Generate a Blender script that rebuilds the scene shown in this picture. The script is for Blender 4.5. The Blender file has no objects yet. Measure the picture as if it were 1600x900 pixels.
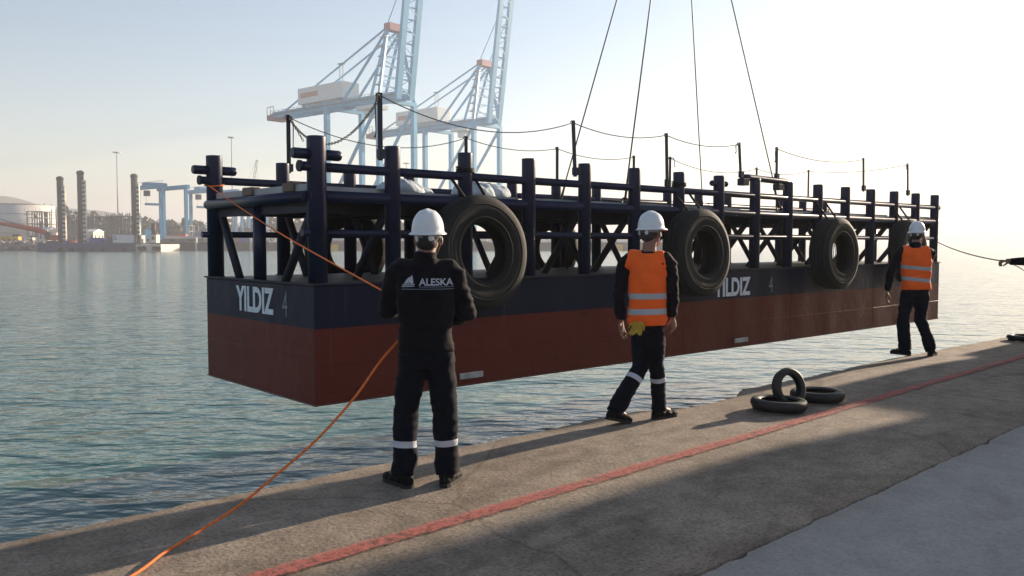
import bpy, bmesh, math, random
from mathutils import Vector, Matrix, noise
from mathutils.bvhtree import BVHTree
random.seed(7)
R = math.radians
S = bpy.context.scene
COL = S.collection

# ------------------------------------------------------------------ camera
cam = bpy.data.cameras.new("Camera"); co = bpy.data.objects.new("Camera", cam); COL.objects.link(co)
cam.sensor_width = 36; cam.lens = 29.86; cam.clip_start = 0.05; cam.clip_end = 20000
co.location = (0, 0, 1.58); co.rotation_euler = (R(90) - math.atan(70/1327), 0, 0)
S.camera = co
S.render.resolution_x = 1024; S.render.resolution_y = 576

# ------------------------------------------------------------------ light
SUN_AZ, SUN_EL = 48.3, 14.5          # degrees clockwise from +Y, above horizon
w = bpy.data.worlds.new("World"); S.world = w; w.use_nodes = True
nt = w.node_tree; bg = nt.nodes['Background']
sky = nt.nodes.new('ShaderNodeTexSky'); sky.sky_type = 'NISHITA'; sky.sun_disc = False
sky.sun_elevation = R(SUN_EL); sky.sun_rotation = R(SUN_AZ)
sky.air_density = 1.0; sky.dust_density = 0.75; sky.ozone_density = 1.5; sky.altitude = 0
nt.links.new(sky.outputs[0], bg.inputs[0]); bg.inputs[1].default_value = 0.072
sun = bpy.data.lights.new("Sun", 'SUN'); so = bpy.data.objects.new("Sun", sun); COL.objects.link(so)
sun.energy = 5.0; sun.angle = R(0.9); sun.color = (1.0, 0.82, 0.62)
sd = Vector((math.sin(R(SUN_AZ))*math.cos(R(SUN_EL)), math.cos(R(SUN_AZ))*math.cos(R(SUN_EL)), math.sin(R(SUN_EL))))
so.rotation_euler = sd.to_track_quat('Z', 'Y').to_euler()
so.location = (30, 30, 30)
vs = S.view_settings
vs.view_transform = 'Standard'; vs.look = 'None'; vs.gamma = 1; vs.use_curve_mapping = False
vs.exposure = 1.36
WATER_Z = -1.2
HAZE_DENSITY = 0.00072

# ------------------------------------------------------------------ materials
MATS = {}
def nodes(name):
    m = bpy.data.materials.new(name); m.use_nodes = True
    n = m.node_tree; return m, n, n.nodes['Principled BSDF']
def N(n, t, **kw):
    x = n.nodes.new(t)
    for k, v in kw.items():
        if k.startswith('i_'):
            key = k[2:]; key = int(key) if key.isdigit() else key.replace('_', ' ')
            x.inputs[key].default_value = v
        else: setattr(x, k, v)
    return x
def ramp(n, fac, stops):
    r = n.nodes.new('ShaderNodeValToRGB'); e = r.color_ramp.elements
    while len(e) < len(stops): e.new(0.5)
    for a, (p, c) in zip(e, stops):
        a.position = p; a.color = (*c, 1) if len(c) == 3 else c
    n.links.new(fac, r.inputs[0]); return r.outputs[0]
def mat(name, col, rough=0.6, metal=0.0, var=0.25, scale=3.0, bump=0.15, bscale=None, spec=0.5, dist=0.01, coat=0):
    """painted/plain surface with uneven tone, uneven gloss and fine relief"""
    if name in MATS: return MATS[name]
    m, n, b = nodes(name)
    tc = N(n, 'ShaderNodeTexCoord')
    n1 = N(n, 'ShaderNodeTexNoise', i_Scale=scale, i_Detail=6.0, i_Roughness=0.6)
    n.links.new(tc.outputs['Object'], n1.inputs['Vector'])
    lo = tuple(c*(1-var) for c in col); hi = tuple(min(1, c*(1+var)) for c in col)
    n.links.new(ramp(n, n1.outputs[0], [(0.3, lo), (0.7, hi)]), b.inputs['Base Color'])
    rr = N(n, 'ShaderNodeMapRange', i_3=max(0.02, rough-0.1), i_4=min(1, rough+0.12))
    n.links.new(n1.outputs[0], rr.inputs[0]); n.links.new(rr.outputs[0], b.inputs['Roughness'])
    b.inputs['Metallic'].default_value = metal
    b.inputs['Specular IOR Level'].default_value = spec
    if coat: b.inputs['Coat Weight'].default_value = coat; b.inputs['Coat Roughness'].default_value = 0.15
    if bump:
        n2 = N(n, 'ShaderNodeTexNoise', i_Scale=bscale or scale*8, i_Detail=4.0)
        n.links.new(tc.outputs['Object'], n2.inputs['Vector'])
        bp = N(n, 'ShaderNodeBump', i_Strength=bump, i_Distance=dist)
        n.links.new(n2.outputs[0], bp.inputs['Height']); n.links.new(bp.outputs[0], b.inputs['Normal'])
    MATS[name] = m; return m

def banded(name, col, stripe, bands, rough=0.85, var=0.2):
    """cloth with retroreflective tape: bands = (point, axis, half width, reach) in object space"""
    m, n, b = nodes(name)
    tc = N(n, 'ShaderNodeTexCoord')
    n1 = N(n, 'ShaderNodeTexNoise', i_Scale=9.0, i_Detail=5.0)
    n.links.new(tc.outputs['Object'], n1.inputs['Vector'])
    base = ramp(n, n1.outputs[0], [(0.3, tuple(c*(1-var) for c in col)), (0.7, tuple(min(1, c*(1+var)) for c in col))])
    total = None
    for p, a, hw, reach in bands:
        sub = N(n, 'ShaderNodeVectorMath', operation='SUBTRACT'); sub.inputs[1].default_value = p
        n.links.new(tc.outputs['Object'], sub.inputs[0])
        dt = N(n, 'ShaderNodeVectorMath', operation='DOT_PRODUCT'); dt.inputs[1].default_value = Vector(a).normalized()
        n.links.new(sub.outputs[0], dt.inputs[0])
        ab = N(n, 'ShaderNodeMath', operation='ABSOLUTE'); n.links.new(dt.outputs['Value'], ab.inputs[0])
        lt = N(n, 'ShaderNodeMath', operation='LESS_THAN'); lt.inputs[1].default_value = hw
        n.links.new(ab.outputs[0], lt.inputs[0])
        ln = N(n, 'ShaderNodeVectorMath', operation='LENGTH'); n.links.new(sub.outputs[0], ln.inputs[0])
        l2 = N(n, 'ShaderNodeMath', operation='LESS_THAN'); l2.inputs[1].default_value = reach
        n.links.new(ln.outputs['Value'], l2.inputs[0])
        mu = N(n, 'ShaderNodeMath', operation='MULTIPLY'); n.links.new(lt.outputs[0], mu.inputs[0]); n.links.new(l2.outputs[0], mu.inputs[1])
        if total is None: total = mu.outputs[0]
        else:
            mx = N(n, 'ShaderNodeMath', operation='MAXIMUM'); n.links.new(total, mx.inputs[0]); n.links.new(mu.outputs[0], mx.inputs[1]); total = mx.outputs[0]
    if total is not None:
        mix = N(n, 'ShaderNodeMix', data_type='RGBA')
        n.links.new(total, mix.inputs[0]); n.links.new(base, mix.inputs[6]); mix.inputs[7].default_value = (*stripe, 1)
        n.links.new(mix.outputs[2], b.inputs['Base Color'])
        mr = N(n, 'ShaderNodeMapRange', i_3=rough, i_4=0.42); n.links.new(total, mr.inputs[0]); n.links.new(mr.outputs[0], b.inputs['Roughness'])
    else:
        n.links.new(base, b.inputs['Base Color']); b.inputs['Roughness'].default_value = rough
    n2 = N(n, 'ShaderNodeTexNoise', i_Scale=42.0, i_Detail=4.0, i_Distortion=0.6)
    n.links.new(tc.outputs['Object'], n2.inputs['Vector'])
    bp = N(n, 'ShaderNodeBump', i_Strength=0.35, i_Distance=0.006)
    n.links.new(n2.outputs[0], bp.inputs['Height']); n.links.new(bp.outputs[0], b.inputs['Normal'])
    b.inputs['Specular IOR Level'].default_value = 0.12
    b.inputs['Sheen Weight'].default_value = 0.09; b.inputs['Sheen Roughness'].default_value = 0.45; b.inputs['Sheen Tint'].default_value = (0.7, 0.65, 0.7, 1)
    return m

def rot2(n, vec, ang, sc=(1, 1, 1)):
    mp = N(n, 'ShaderNodeMapping'); mp.inputs['Rotation'].default_value = (0, 0, ang); mp.inputs['Scale'].default_value = sc
    n.links.new(vec, mp.inputs['Vector']); return mp.outputs[0]

def concrete(name, dark, light, agg=True, cracks=True):
    m, n, b = nodes(name)
    tc = N(n, 'ShaderNodeTexCoord'); v = tc.outputs['Object']
    big = N(n, 'ShaderNodeTexNoise', i_Scale=0.55, i_Detail=7.0, i_Roughness=0.65); n.links.new(v, big.inputs['Vector'])
    mid = N(n, 'ShaderNodeTexNoise', i_Scale=4.5, i_Detail=8.0, i_Roughness=0.7); n.links.new(v, mid.inputs['Vector'])
    fine = N(n, 'ShaderNodeTexNoise', i_Scale=42.0, i_Detail=5.0, i_Roughness=0.75); n.links.new(v, fine.inputs['Vector'])
    vor = N(n, 'ShaderNodeTexVoronoi', i_Scale=34.0); n.links.new(v, vor.inputs['Vector'])
    base = ramp(n, big.outputs[0], [(0.3, dark), (0.72, light)])
    mix = N(n, 'ShaderNodeMix', data_type='RGBA', blend_type='MULTIPLY'); mix.inputs[0].default_value = 0.75 if agg else 0.3
    n.links.new(base, mix.inputs[6]); n.links.new(ramp(n, mid.outputs[0], [(0.34, (0.52, 0.51, 0.50)), (0.60, (1.05, 1.05, 1.05))]), mix.inputs[7])
    out = mix.outputs[2]
    if True:
        mx2 = N(n, 'ShaderNodeMix', data_type='RGBA', blend_type='MULTIPLY'); mx2.inputs[0].default_value = 0.8 if agg else 0.35
        n.links.new(out, mx2.inputs[6]); n.links.new(ramp(n, fine.outputs[0], [(0.36, (0.42, 0.40, 0.38)), (0.5, (0.95, 0.93, 0.9)), (0.7, (1.35, 1.3, 1.22))]), mx2.inputs[7])
        out = mx2.outputs[2]
    # darker oily stains with soft borders
    st = N(n, 'ShaderNodeTexNoise', i_Scale=1.3, i_Detail=4.0, i_Distortion=1.2); n.links.new(rot2(n, v, R(-46), (0.5, 1.4, 1)), st.inputs['Vector'])
    mx3 = N(n, 'ShaderNodeMix', data_type='RGBA', blend_type='MULTIPLY'); mx3.inputs[0].default_value = 0.6 if agg else 0.3
    n.links.new(out, mx3.inputs[6]); n.links.new(ramp(n, st.outputs[0], [(0.33, (0.55, 0.53, 0.52)), (0.5, (1, 1, 1))]), mx3.inputs[7])
    wv = N(n, 'ShaderNodeTexNoise', i_Scale=1.6, i_Detail=4.0); n.links.new(v, wv.inputs['Vector'])
    wm = N(n, 'ShaderNodeMix', data_type='VECTOR'); wm.inputs[0].default_value = 0.22
    n.links.new(v, wm.inputs[4]); n.links.new(wv.outputs[1], wm.inputs[5])
    ck = N(n, 'ShaderNodeTexVoronoi', feature='DISTANCE_TO_EDGE', i_Scale=0.42); n.links.new(wm.outputs[1], ck.inputs['Vector'])
    mx4 = N(n, 'ShaderNodeMix', data_type='RGBA', blend_type='MULTIPLY'); mx4.inputs[0].default_value = 0.55 if cracks else 0.0
    n.links.new(mx3.outputs[2], mx4.inputs[6]); n.links.new(ramp(n, ck.outputs[0], [(0.0, (0.35, 0.33, 0.32)), (0.006, (1, 1, 1))]), mx4.inputs[7])
    n.links.new(mx4.outputs[2], b.inputs['Base Color'])
    b.inputs['Roughness'].default_value = 0.9; b.inputs['Specular IOR Level'].default_value = 0.3
    add = N(n, 'ShaderNodeMath', operation='MULTIPLY_ADD'); add.inputs[1].default_value = 1.6
    n.links.new(mid.outputs[0], add.inputs[0]); n.links.new(fine.outputs[0], add.inputs[2])
    sub = N(n, 'ShaderNodeMath', operation='MULTIPLY_ADD'); sub.inputs[1].default_value = 0.5 if agg else 0.1
    n.links.new(vor.outputs['Distance'], sub.inputs[0]); n.links.new(add.outputs[0], sub.inputs[2])
    bp = N(n, 'ShaderNodeBump', i_Strength=0.42 if agg else 0.35, i_Distance=0.010 if agg else 0.006)
    n.links.new(sub.outputs[0], bp.inputs['Height']); n.links.new(bp.outputs[0], b.inputs['Normal'])
    return m

def worn_paint(name, col):
    m, n, b = nodes(name)
    tc = N(n, 'ShaderNodeTexCoord'); v = tc.outputs['Object']
    fine = N(n, 'ShaderNodeTexNoise', i_Scale=22.0, i_Detail=7.0, i_Roughness=0.75); n.links.new(v, fine.inputs['Vector'])
    mid = N(n, 'ShaderNodeTexNoise', i_Scale=2.5, i_Detail=5.0); n.links.new(v, mid.inputs['Vector'])
    # across the stripe: fade at its two borders (local y)
    sp = N(n, 'ShaderNodeSeparateXYZ'); n.links.new(v, sp.inputs[0])
    ab = N(n, 'ShaderNodeMath', operation='ABSOLUTE'); n.links.new(sp.outputs[1], ab.inputs[0])
    e = N(n, 'ShaderNodeMapRange', i_1=0.045, i_2=0.085, i_3=0.0, i_4=0.34); n.links.new(ab.outputs[0], e.inputs[0])
    s1 = N(n, 'ShaderNodeMath', operation='MULTIPLY_ADD'); s1.inputs[1].default_value = 0.5; n.links.new(mid.outputs[0], s1.inputs[0]); n.links.new(fine.outputs[0], s1.inputs[2])
    s2 = N(n, 'ShaderNodeMath', operation='SUBTRACT'); n.links.new(s1.outputs[0], s2.inputs[0]); n.links.new(e.outputs[0], s2.inputs[1])
    a = N(n, 'ShaderNodeMapRange', i_1=0.54, i_2=0.76, i_3=0.0, i_4=0.8); n.links.new(s2.outputs[0], a.inputs[0])
    n.links.new(a.outputs[0], b.inputs['Alpha'])
    n.links.new(ramp(n, fine.outputs[0], [(0.35, tuple(c*0.6 for c in col)), (0.65, col)]), b.inputs['Base Color'])
    b.inputs['Roughness'].default_value = 0.85
    bp = N(n, 'ShaderNodeBump', i_Strength=0.6, i_Distance=0.012); n.links.new(fine.outputs[0], bp.inputs['Height']); n.links.new(bp.outputs[0], b.inputs['Normal'])
    return m

def water_mat():
    m, n, b = nodes('harbour_water')
    tc = N(n, 'ShaderNodeTexCoord'); v = tc.outputs['Object']
    b.inputs['Base Color'].default_value = (0.012, 0.058, 0.056, 1)
    big = N(n, 'ShaderNodeTexNoise', i_Scale=0.12, i_Detail=3.0); n.links.new(v, big.inputs['Vector'])
    n.links.new(ramp(n, big.outputs[0], [(0.3, (0.032, 0.100, 0.086)), (0.7, (0.044, 0.128, 0.110))]), b.inputs['Base Color'])
    b.inputs['Roughness'].default_value = 0.12; b.inputs['IOR'].default_value = 1.33
    b.inputs['Specular IOR Level'].default_value = 0.5
    h = None
    for sc, wt, ang, an in ((0.40, 1.0, 14, (1, 2.0, 1)), (1.05, 0.62, -12, (1, 1.9, 1)), (2.4, 0.22, 22, (1, 1.7, 1)), (6.0, 0.034, -25, (1, 1.4, 1))):
        t = N(n, 'ShaderNodeTexNoise', i_Scale=sc, i_Detail=2.5, i_Roughness=0.5, i_Distortion=0.35)
        n.links.new(rot2(n, v, R(ang), an), t.inputs['Vector'])
        ma = N(n, 'ShaderNodeMath', operation='MULTIPLY'); ma.inputs[1].default_value = wt; n.links.new(t.outputs[0], ma.inputs[0])
        if h is None: h = ma.outputs[0]
        else:
            ad = N(n, 'ShaderNodeMath', operation='ADD'); n.links.new(h, ad.inputs[0]); n.links.new(ma.outputs[0], ad.inputs[1]); h = ad.outputs[0]
    bp = N(n, 'ShaderNodeBump', i_Strength=0.55, i_Distance=0.27)
    n.links.new(h, bp.inputs['Height']); n.links.new(bp.outputs[0], b.inputs['Normal'])
    return m

def hull_mat():
    """navy topsides over oxide red antifouling with scuffs; all paint, by height on the hull"""
    m, n, b = nodes('hull_paint')
    tc = N(n, 'ShaderNodeTexCoord'); v = tc.outputs['Object']
    sp = N(n, 'ShaderNodeSeparateXYZ'); n.links.new(v, sp.inputs[0])
    nz = N(n, 'ShaderNodeTexNoise', i_Scale=1.4, i_Detail=7.0, i_Roughness=0.65); n.links.new(v, nz.inputs['Vector'])
    red = ramp(n, nz.outputs[0], [(0.3, (0.115, 0.018, 0.012)), (0.7, (0.150, 0.026, 0.017))])
    nav = ramp(n, nz.outputs[0], [(0.3, (0.004, 0.007, 0.024)), (0.7, (0.0065, 0.011, 0.034))])
    wz = N(n, 'ShaderNodeTexNoise', i_Scale=6.0, i_Detail=3.0); n.links.new(v, wz.inputs['Vector'])
    wzz = N(n, 'ShaderNodeMath', operation='MULTIPLY_ADD'); wzz.inputs[1].default_value = 0.012; n.links.new(wz.outputs[0], wzz.inputs[0]); n.links.new(sp.outputs[2], wzz.inputs[2])
    g = N(n, 'ShaderNodeMath', operation='GREATER_THAN'); g.inputs[1].default_value = 0.784; n.links.new(wzz.outputs[0], g.inputs[0])
    mx = N(n, 'ShaderNodeMix', data_type='RGBA'); n.links.new(g.outputs[0], mx.inputs[0]); n.links.new(red, mx.inputs[6]); n.links.new(nav, mx.inputs[7])
    # scuff marks
    sc = N(n, 'ShaderNodeTexNoise', i_Scale=5.0, i_Detail=6.0, i_Distortion=1.5); n.links.new(rot2(n, v, 0, (0.6, 0.6, 2.2)), sc.inputs['Vector'])
    m2 = N(n, 'ShaderNodeMix', data_type='RGBA', blend_type='MULTIPLY'); m2.inputs[0].default_value = 0.7
    n.links.new(mx.outputs[2], m2.inputs[6]); n.links.new(ramp(n, sc.outputs[0], [(0.27, (0.35, 0.32, 0.32)), (0.36, (1, 1, 1))]), m2.inputs[7])
    stn = N(n, 'ShaderNodeTexNoise', i_Scale=1.0, i_Detail=5.0, i_Roughness=0.6); n.links.new(rot2(n, v, 0, (9, 9, 0.5)), stn.inputs['Vector'])
    m3 = N(n, 'ShaderNodeMix', data_type='RGBA', blend_type='MIX'); n.links.new(ramp(n, stn.outputs[0], [(0.62, (0, 0, 0)), (0.80, (0.45, 0.45, 0.45))]), m3.inputs[0])
    n.links.new(m2.outputs[2], m3.inputs[6]); m3.inputs[7].default_value = (0.11, 0.075, 0.06, 1)
    n.links.new(m3.outputs[2], b.inputs['Base Color'])
    b.inputs['Roughness'].default_value = 0.5; b.inputs['Specular IOR Level'].default_value = 0.18
    # slight plate buckling between frames
    wv = N(n, 'ShaderNodeTexWave', wave_type='BANDS', bands_direction='X', i_Scale=0.32, i_Distortion=1.0); n.links.new(v, wv.inputs['Vector'])
    n3 = N(n, 'ShaderNodeTexNoise', i_Scale=2.2, i_Detail=3.0); n.links.new(v, n3.inputs['Vector'])
    ad = N(n, 'ShaderNodeMath', operation='MULTIPLY_ADD'); ad.inputs[1].default_value = 0.4; n.links.new(wv.outputs[0], ad.inputs[0]); n.links.new(n3.outputs[0], ad.inputs[2])
    bp = N(n, 'ShaderNodeBump', i_Strength=0.6, i_Distance=0.035); n.links.new(ad.outputs[0], bp.inputs['Height']); n.links.new(bp.outputs[0], b.inputs['Normal'])
    return m

NAVY = mat('navy_gloss_paint', (0.006, 0.010, 0.040), 0.36, var=0.3, scale=2.5, bump=0.1, spec=0.35)
NAVYD = mat('navy_flat_paint', (0.005, 0.008, 0.024), 0.6, var=0.3, scale=2.0, bump=0.1)
DECKM = mat('worn_deck_plate', (0.14, 0.115, 0.10), 0.55, var=0.5, scale=1.6, bump=0.3)
PLATE = mat('bare_alloy_plate', (0.28, 0.30, 0.33), 0.45, metal=0.3, var=0.25, scale=2.0)
RUSTY = mat('rust_brown_steel', (0.16, 0.11, 0.08), 0.75, var=0.4)
RUB = mat('worn_rubber', (0.012, 0.013, 0.0125), 0.75, spec=0.25, var=0.45, scale=4.0, bump=0.5, bscale=60, dist=0.006)
RUB2 = mat('dusty_rubber', (0.024, 0.021, 0.018), 0.55, spec=0.4, var=0.4, scale=6.0, bump=0.4, bscale=50, dist=0.004)
WIRE = mat('greased_wire', (0.09, 0.09, 0.09), 0.5, metal=0.5, var=0.3, scale=30)
ROPEG = mat('grey_rope', (0.10, 0.095, 0.085), 0.9, var=0.3, scale=40)
CHAIN = mat('chain_steel', (0.09, 0.08, 0.07), 0.5, metal=0.6, var=0.4, scale=30)
ORANGE_ROPE = mat('orange_rope', (0.72, 0.15, 0.02), 0.75, var=0.25, scale=40, bump=0.6, bscale=220, dist=0.004)
WHITE = mat('white_letter_paint', (0.74, 0.76, 0.80), 0.6, var=0.12, scale=14)
GREYL = mat('thin_grey_letter_paint', (0.20, 0.22, 0.25), 0.6, var=0.12, scale=14)
BAG = mat('woven_bag_white', (0.42, 0.47, 0.50), 0.85, var=0.3, scale=5, bump=0.6, bscale=22, dist=0.02)
HELM = mat('helmet_plastic', (0.66, 0.67, 0.68), 0.28, var=0.05, scale=8, bump=0.0, coat=0.2)
STRAP = mat('helmet_strap', (0.35, 0.36, 0.36), 0.6, var=0.1)
SKIN = mat('skin', (0.24, 0.115, 0.075), 0.55, var=0.12, scale=14, bump=0.15, bscale=140, dist=0.002)
HAIR = mat('dark_hair', (0.012, 0.010, 0.009), 0.7, var=0.4, scale=60, bump=0.8, bscale=180, dist=0.004)
GREYHAIR = mat('greying_hair', (0.035, 0.030, 0.028), 0.7, var=0.4, scale=60, bump=0.8, bscale=180, dist=0.004)
BOOT = mat('scuffed_black_leather', (0.006, 0.0055, 0.005), 0.75, spec=0.2, var=0.5, scale=12, bump=0.3)
GLOVE = mat('mustard_glove', (0.42, 0.26, 0.03), 0.85, var=0.3, scale=20, bump=0.4)
EYE = mat('eye_white', (0.6, 0.58, 0.55), 0.2, var=0.02, bump=0)
BADGE = mat('jacket_print', (0.42, 0.44, 0.50), 0.6, var=0.1, scale=30)
CBLUE = mat('crane_light_blue', (0.07, 0.42, 0.66), 0.5, var=0.1, scale=0.2, bump=0)
RBLUE = mat('yard_crane_blue', (0.025, 0.28, 0.50), 0.5, var=0.15, scale=0.2, bump=0)
CRED = mat('crane_red', (0.30, 0.09, 0.13), 0.5, var=0.1, scale=0.3, bump=0)
CWHITE = mat('machinery_house_white', (0.78, 0.76, 0.74), 0.6, var=0.08, scale=0.5, bump=0)
CGREY = mat('galvanised_grey', (0.30, 0.31, 0.32), 0.5, var=0.1, scale=0.5, bump=0)
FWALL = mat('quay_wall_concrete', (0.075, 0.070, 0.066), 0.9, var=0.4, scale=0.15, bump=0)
FLAND = mat('port_yard_ground', (0.16, 0.145, 0.13), 0.95, var=0.3, scale=0.03, bump=0)
HILL = mat('dry_hill', (0.085, 0.085, 0.06), 0.95, var=0.4, scale=0.01, bump=0)
LEAF = mat('tree_foliage', (0.045, 0.06, 0.030), 0.9, var=0.5, scale=0.08, bump=0)
PONT = mat('pontoon_blue', (0.035, 0.055, 0.13), 0.55, var=0.25, scale=0.2, bump=0)
SPUD = mat('spud_dark_steel', (0.06, 0.055, 0.05), 0.7, var=0.3, scale=0.3, bump=0)
SPUDW = mat('spud_rack_bright', (0.55, 0.50, 0.42), 0.6, var=0.2, scale=0.3, bump=0)
ORED = mat('excavator_red', (0.55, 0.07, 0.03), 0.6, var=0.2, scale=0.4, bump=0)
YEL = mat('machine_yellow', (0.68, 0.40, 0.03), 0.6, var=0.15, scale=0.4, bump=0)
CREAM = mat('cream_cabin', (0.62, 0.57, 0.48), 0.6, var=0.1, scale=0.5, bump=0)
BLUEM = mat('machine_blue', (0.04, 0.08, 0.32), 0.5, var=0.15, scale=0.5, bump=0)
GLASSD = mat('dark_glass', (0.03, 0.035, 0.04), 0.15, var=0.1, bump=0)
BCON = mat('building_concrete', (0.30, 0.28, 0.26), 0.9, var=0.2, scale=0.1, bump=0)
BRED = mat('red_brown_cladding', (0.26, 0.11, 0.09), 0.8, var=0.2, scale=0.1, bump=0)
ROCK = mat('breakwater_rock', (0.26, 0.24, 0.22), 0.95, var=0.4, scale=0.4, bump=0.5)

# ------------------------------------------------------------------ mesh helpers
class MB:
    def __init__(s): s.bm = bmesh.new(); s.mi = 0
    def _f(s, vs, smooth=False):
        try:
            f = s.bm.faces.new(vs); f.material_index = s.mi; f.smooth = smooth; return f
        except ValueError: return None
    def box(s, a, b, M=None):
        x0, y0, z0 = a; x1, y1, z1 = b
        P = [(x0,y0,z0),(x1,y0,z0),(x1,y1,z0),(x0,y1,z0),(x0,y0,z1),(x1,y0,z1),(x1,y1,z1),(x0,y1,z1)]
        V = [s.bm.verts.new(M @ Vector(p) if M else p) for p in P]
        for f in ((0,3,2,1),(4,5,6,7),(0,1,5,4),(1,2,6,5),(2,3,7,6),(3,0,4,7)): s._f([V[i] for i in f])
        return s
    def cbox(s, c, d, M=None):
        return s.box([c[i]-d[i]/2 for i in range(3)], [c[i]+d[i]/2 for i in range(3)], M)
    def beam(s, a, b, w_, h_=None, up=(0, 0, 1)):
        a = Vector(a); b = Vector(b); h_ = h_ or w_
        z = (b-a).normalized(); u = Vector(up)
        if abs(z.dot(u)) > 0.98: u = Vector((1, 0, 0))
        x = u.cross(z).normalized(); y = z.cross(x)
        V = []
        for p in (a, b):
            for i, j in ((-1,-1),(1,-1),(1,1),(-1,1)): V.append(s.bm.verts.new(p + x*i*w_/2 + y*j*h_/2))
        for f in ((3,2,1,0),(4,5,6,7),(0,1,5,4),(1,2,6,5),(2,3,7,6),(3,0,4,7)): s._f([V[i] for i in f])
        return s
    def tube(s, pts, r, seg=12, cap=True, smooth=True):
        pts = [Vector(p) for p in pts]; n = len(pts)
        rs = r if isinstance(r, (list, tuple)) else [r]*n
        T = []
        for i in range(n):
            T.append((pts[min(i+1, n-1)] - pts[max(i-1, 0)]).normalized())
        u = Vector((0, 0, 1)) if abs(T[0].z) < 0.9 else Vector((1, 0, 0))
        x = u.cross(T[0]).normalized(); rings = []
        for i in range(n):
            x = (x - T[i]*x.dot(T[i])).normalized(); y = T[i].cross(x)
            rr = rs[i]; rx, ry = rr if isinstance(rr, (list, tuple)) else (rr, rr)
            rings.append([s.bm.verts.new(pts[i] + x*math.cos(2*math.pi*k/seg)*rx + y*math.sin(2*math.pi*k/seg)*ry) for k in range(seg)])
        for i in range(n-1):
            for k in range(seg):
                s._f([rings[i][k], rings[i][(k+1)%seg], rings[i+1][(k+1)%seg], rings[i+1][k]], smooth)
        if cap:
            s._f(list(reversed(rings[0]))); s._f(rings[-1])
        return s
    def ell(s, c, r, M=None, seg=20, rings=12):
        c = Vector(c); rows = []
        for i in range(1, rings):
            th = math.pi*i/rings
            rows.append([s.bm.verts.new((M or Matrix()) @ (c + Vector((r[0]*math.sin(th)*math.cos(2*math.pi*k/seg), r[1]*math.sin(th)*math.sin(2*math.pi*k/seg), r[2]*math.cos(th))))) for k in range(seg)])
        t = s.bm.verts.new((M or Matrix()) @ (c + Vector((0, 0, r[2])))); b = s.bm.verts.new((M or Matrix()) @ (c - Vector((0, 0, r[2]))))
        for k in range(seg):
            s._f([t, rows[0][k], rows[0][(k+1)%seg]], True); s._f([b, rows[-1][(k+1)%seg], rows[-1][k]], True)
        for i in range(rings-2):
            for k in range(seg): s._f([rows[i][k], rows[i+1][k], rows[i+1][(k+1)%seg], rows[i][(k+1)%seg]], True)
        return s
    def loft(s, secs, seg=28, p=2.3):
        """closed stack of superellipse sections (x, y, z, rx, ry)"""
        rings = []
        for cx, cy, cz, rx, ry in secs:
            ring = []
            for k in range(seg):
                a = 2*math.pi*k/seg; c_, s_ = math.cos(a), math.sin(a)
                ring.append(s.bm.verts.new((cx + rx*math.copysign(abs(c_)**(2/p), c_), cy + ry*math.copysign(abs(s_)**(2/p), s_), cz)))
            rings.append(ring)
        for i in range(len(rings)-1):
            for k in range(seg): s._f([rings[i][k], rings[i][(k+1)%seg], rings[i+1][(k+1)%seg], rings[i+1][k]], True)
        s._f(list(reversed(rings[0]))); s._f(rings[-1]); return s
    def lathe(s, prof, seg=48, M=None, closed=True, smooth=True):
        """profile (r, h) turned about local Z"""
        rings = []
        for k in range(seg):
            a = 2*math.pi*k/seg
            rings.append([s.bm.verts.new((M or Matrix()) @ Vector((r*math.cos(a), r*math.sin(a), h))) for r, h in prof])
        m = len(prof)
        for k in range(seg):
            A = rings[k]; B = rings[(k+1)%seg]
            for i in range(m if closed else m-1): s._f([A[i], B[i], B[(i+1)%m], A[(i+1)%m]], smooth)
        return s
    def mesh(s, name):
        bmesh.ops.recalc_face_normals(s.bm, faces=s.bm.faces)
        me = bpy.data.meshes.new(name); s.bm.to_mesh(me); s.bm.free(); return me
    def build(s, name, m, parent=None, off=(0, 0, 0), bevel=0):
        if off != (0, 0, 0): bmesh.ops.translate(s.bm, verts=s.bm.verts, vec=off)
        me = s.mesh(name); o = bpy.data.objects.new(name, me); COL.objects.link(o)
        for x in (m if isinstance(m, (list, tuple)) else [m]): me.materials.append(x)
        if parent: o.parent = parent
        if bevel:
            md = o.modifiers.new('bevel', 'BEVEL'); md.width = bevel; md.segments = 2; md.limit_method = 'ANGLE'; md.angle_limit = R(35)
        return o

def tag(o, label=None, cat=None, group=None, kind=None):
    if label: o['label'] = label
    if cat: o['category'] = cat
    if group: o['group'] = group
    if kind: o['kind'] = kind
    return o
def empty(name, loc=(0, 0, 0), rz=0, label=None, cat=None, group=None):
    o = bpy.data.objects.new(name, None); COL.objects.link(o); o.location = loc; o.rotation_euler = (0, 0, rz)
    o.empty_display_size = 0.3
    return tag(o, label, cat, group)
def copy_tree(o, parent=None):
    c = o.copy(); COL.objects.link(c)
    if parent: c.parent = parent
    for ch in [x for x in bpy.data.objects if x.parent == o]: copy_tree(ch, c)
    return c
def copy_thing(o, loc, rz, label):
    c = copy_tree(o); c.location = loc; c.rotation_euler = (0, 0, rz); c['label'] = label; return c

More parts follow.
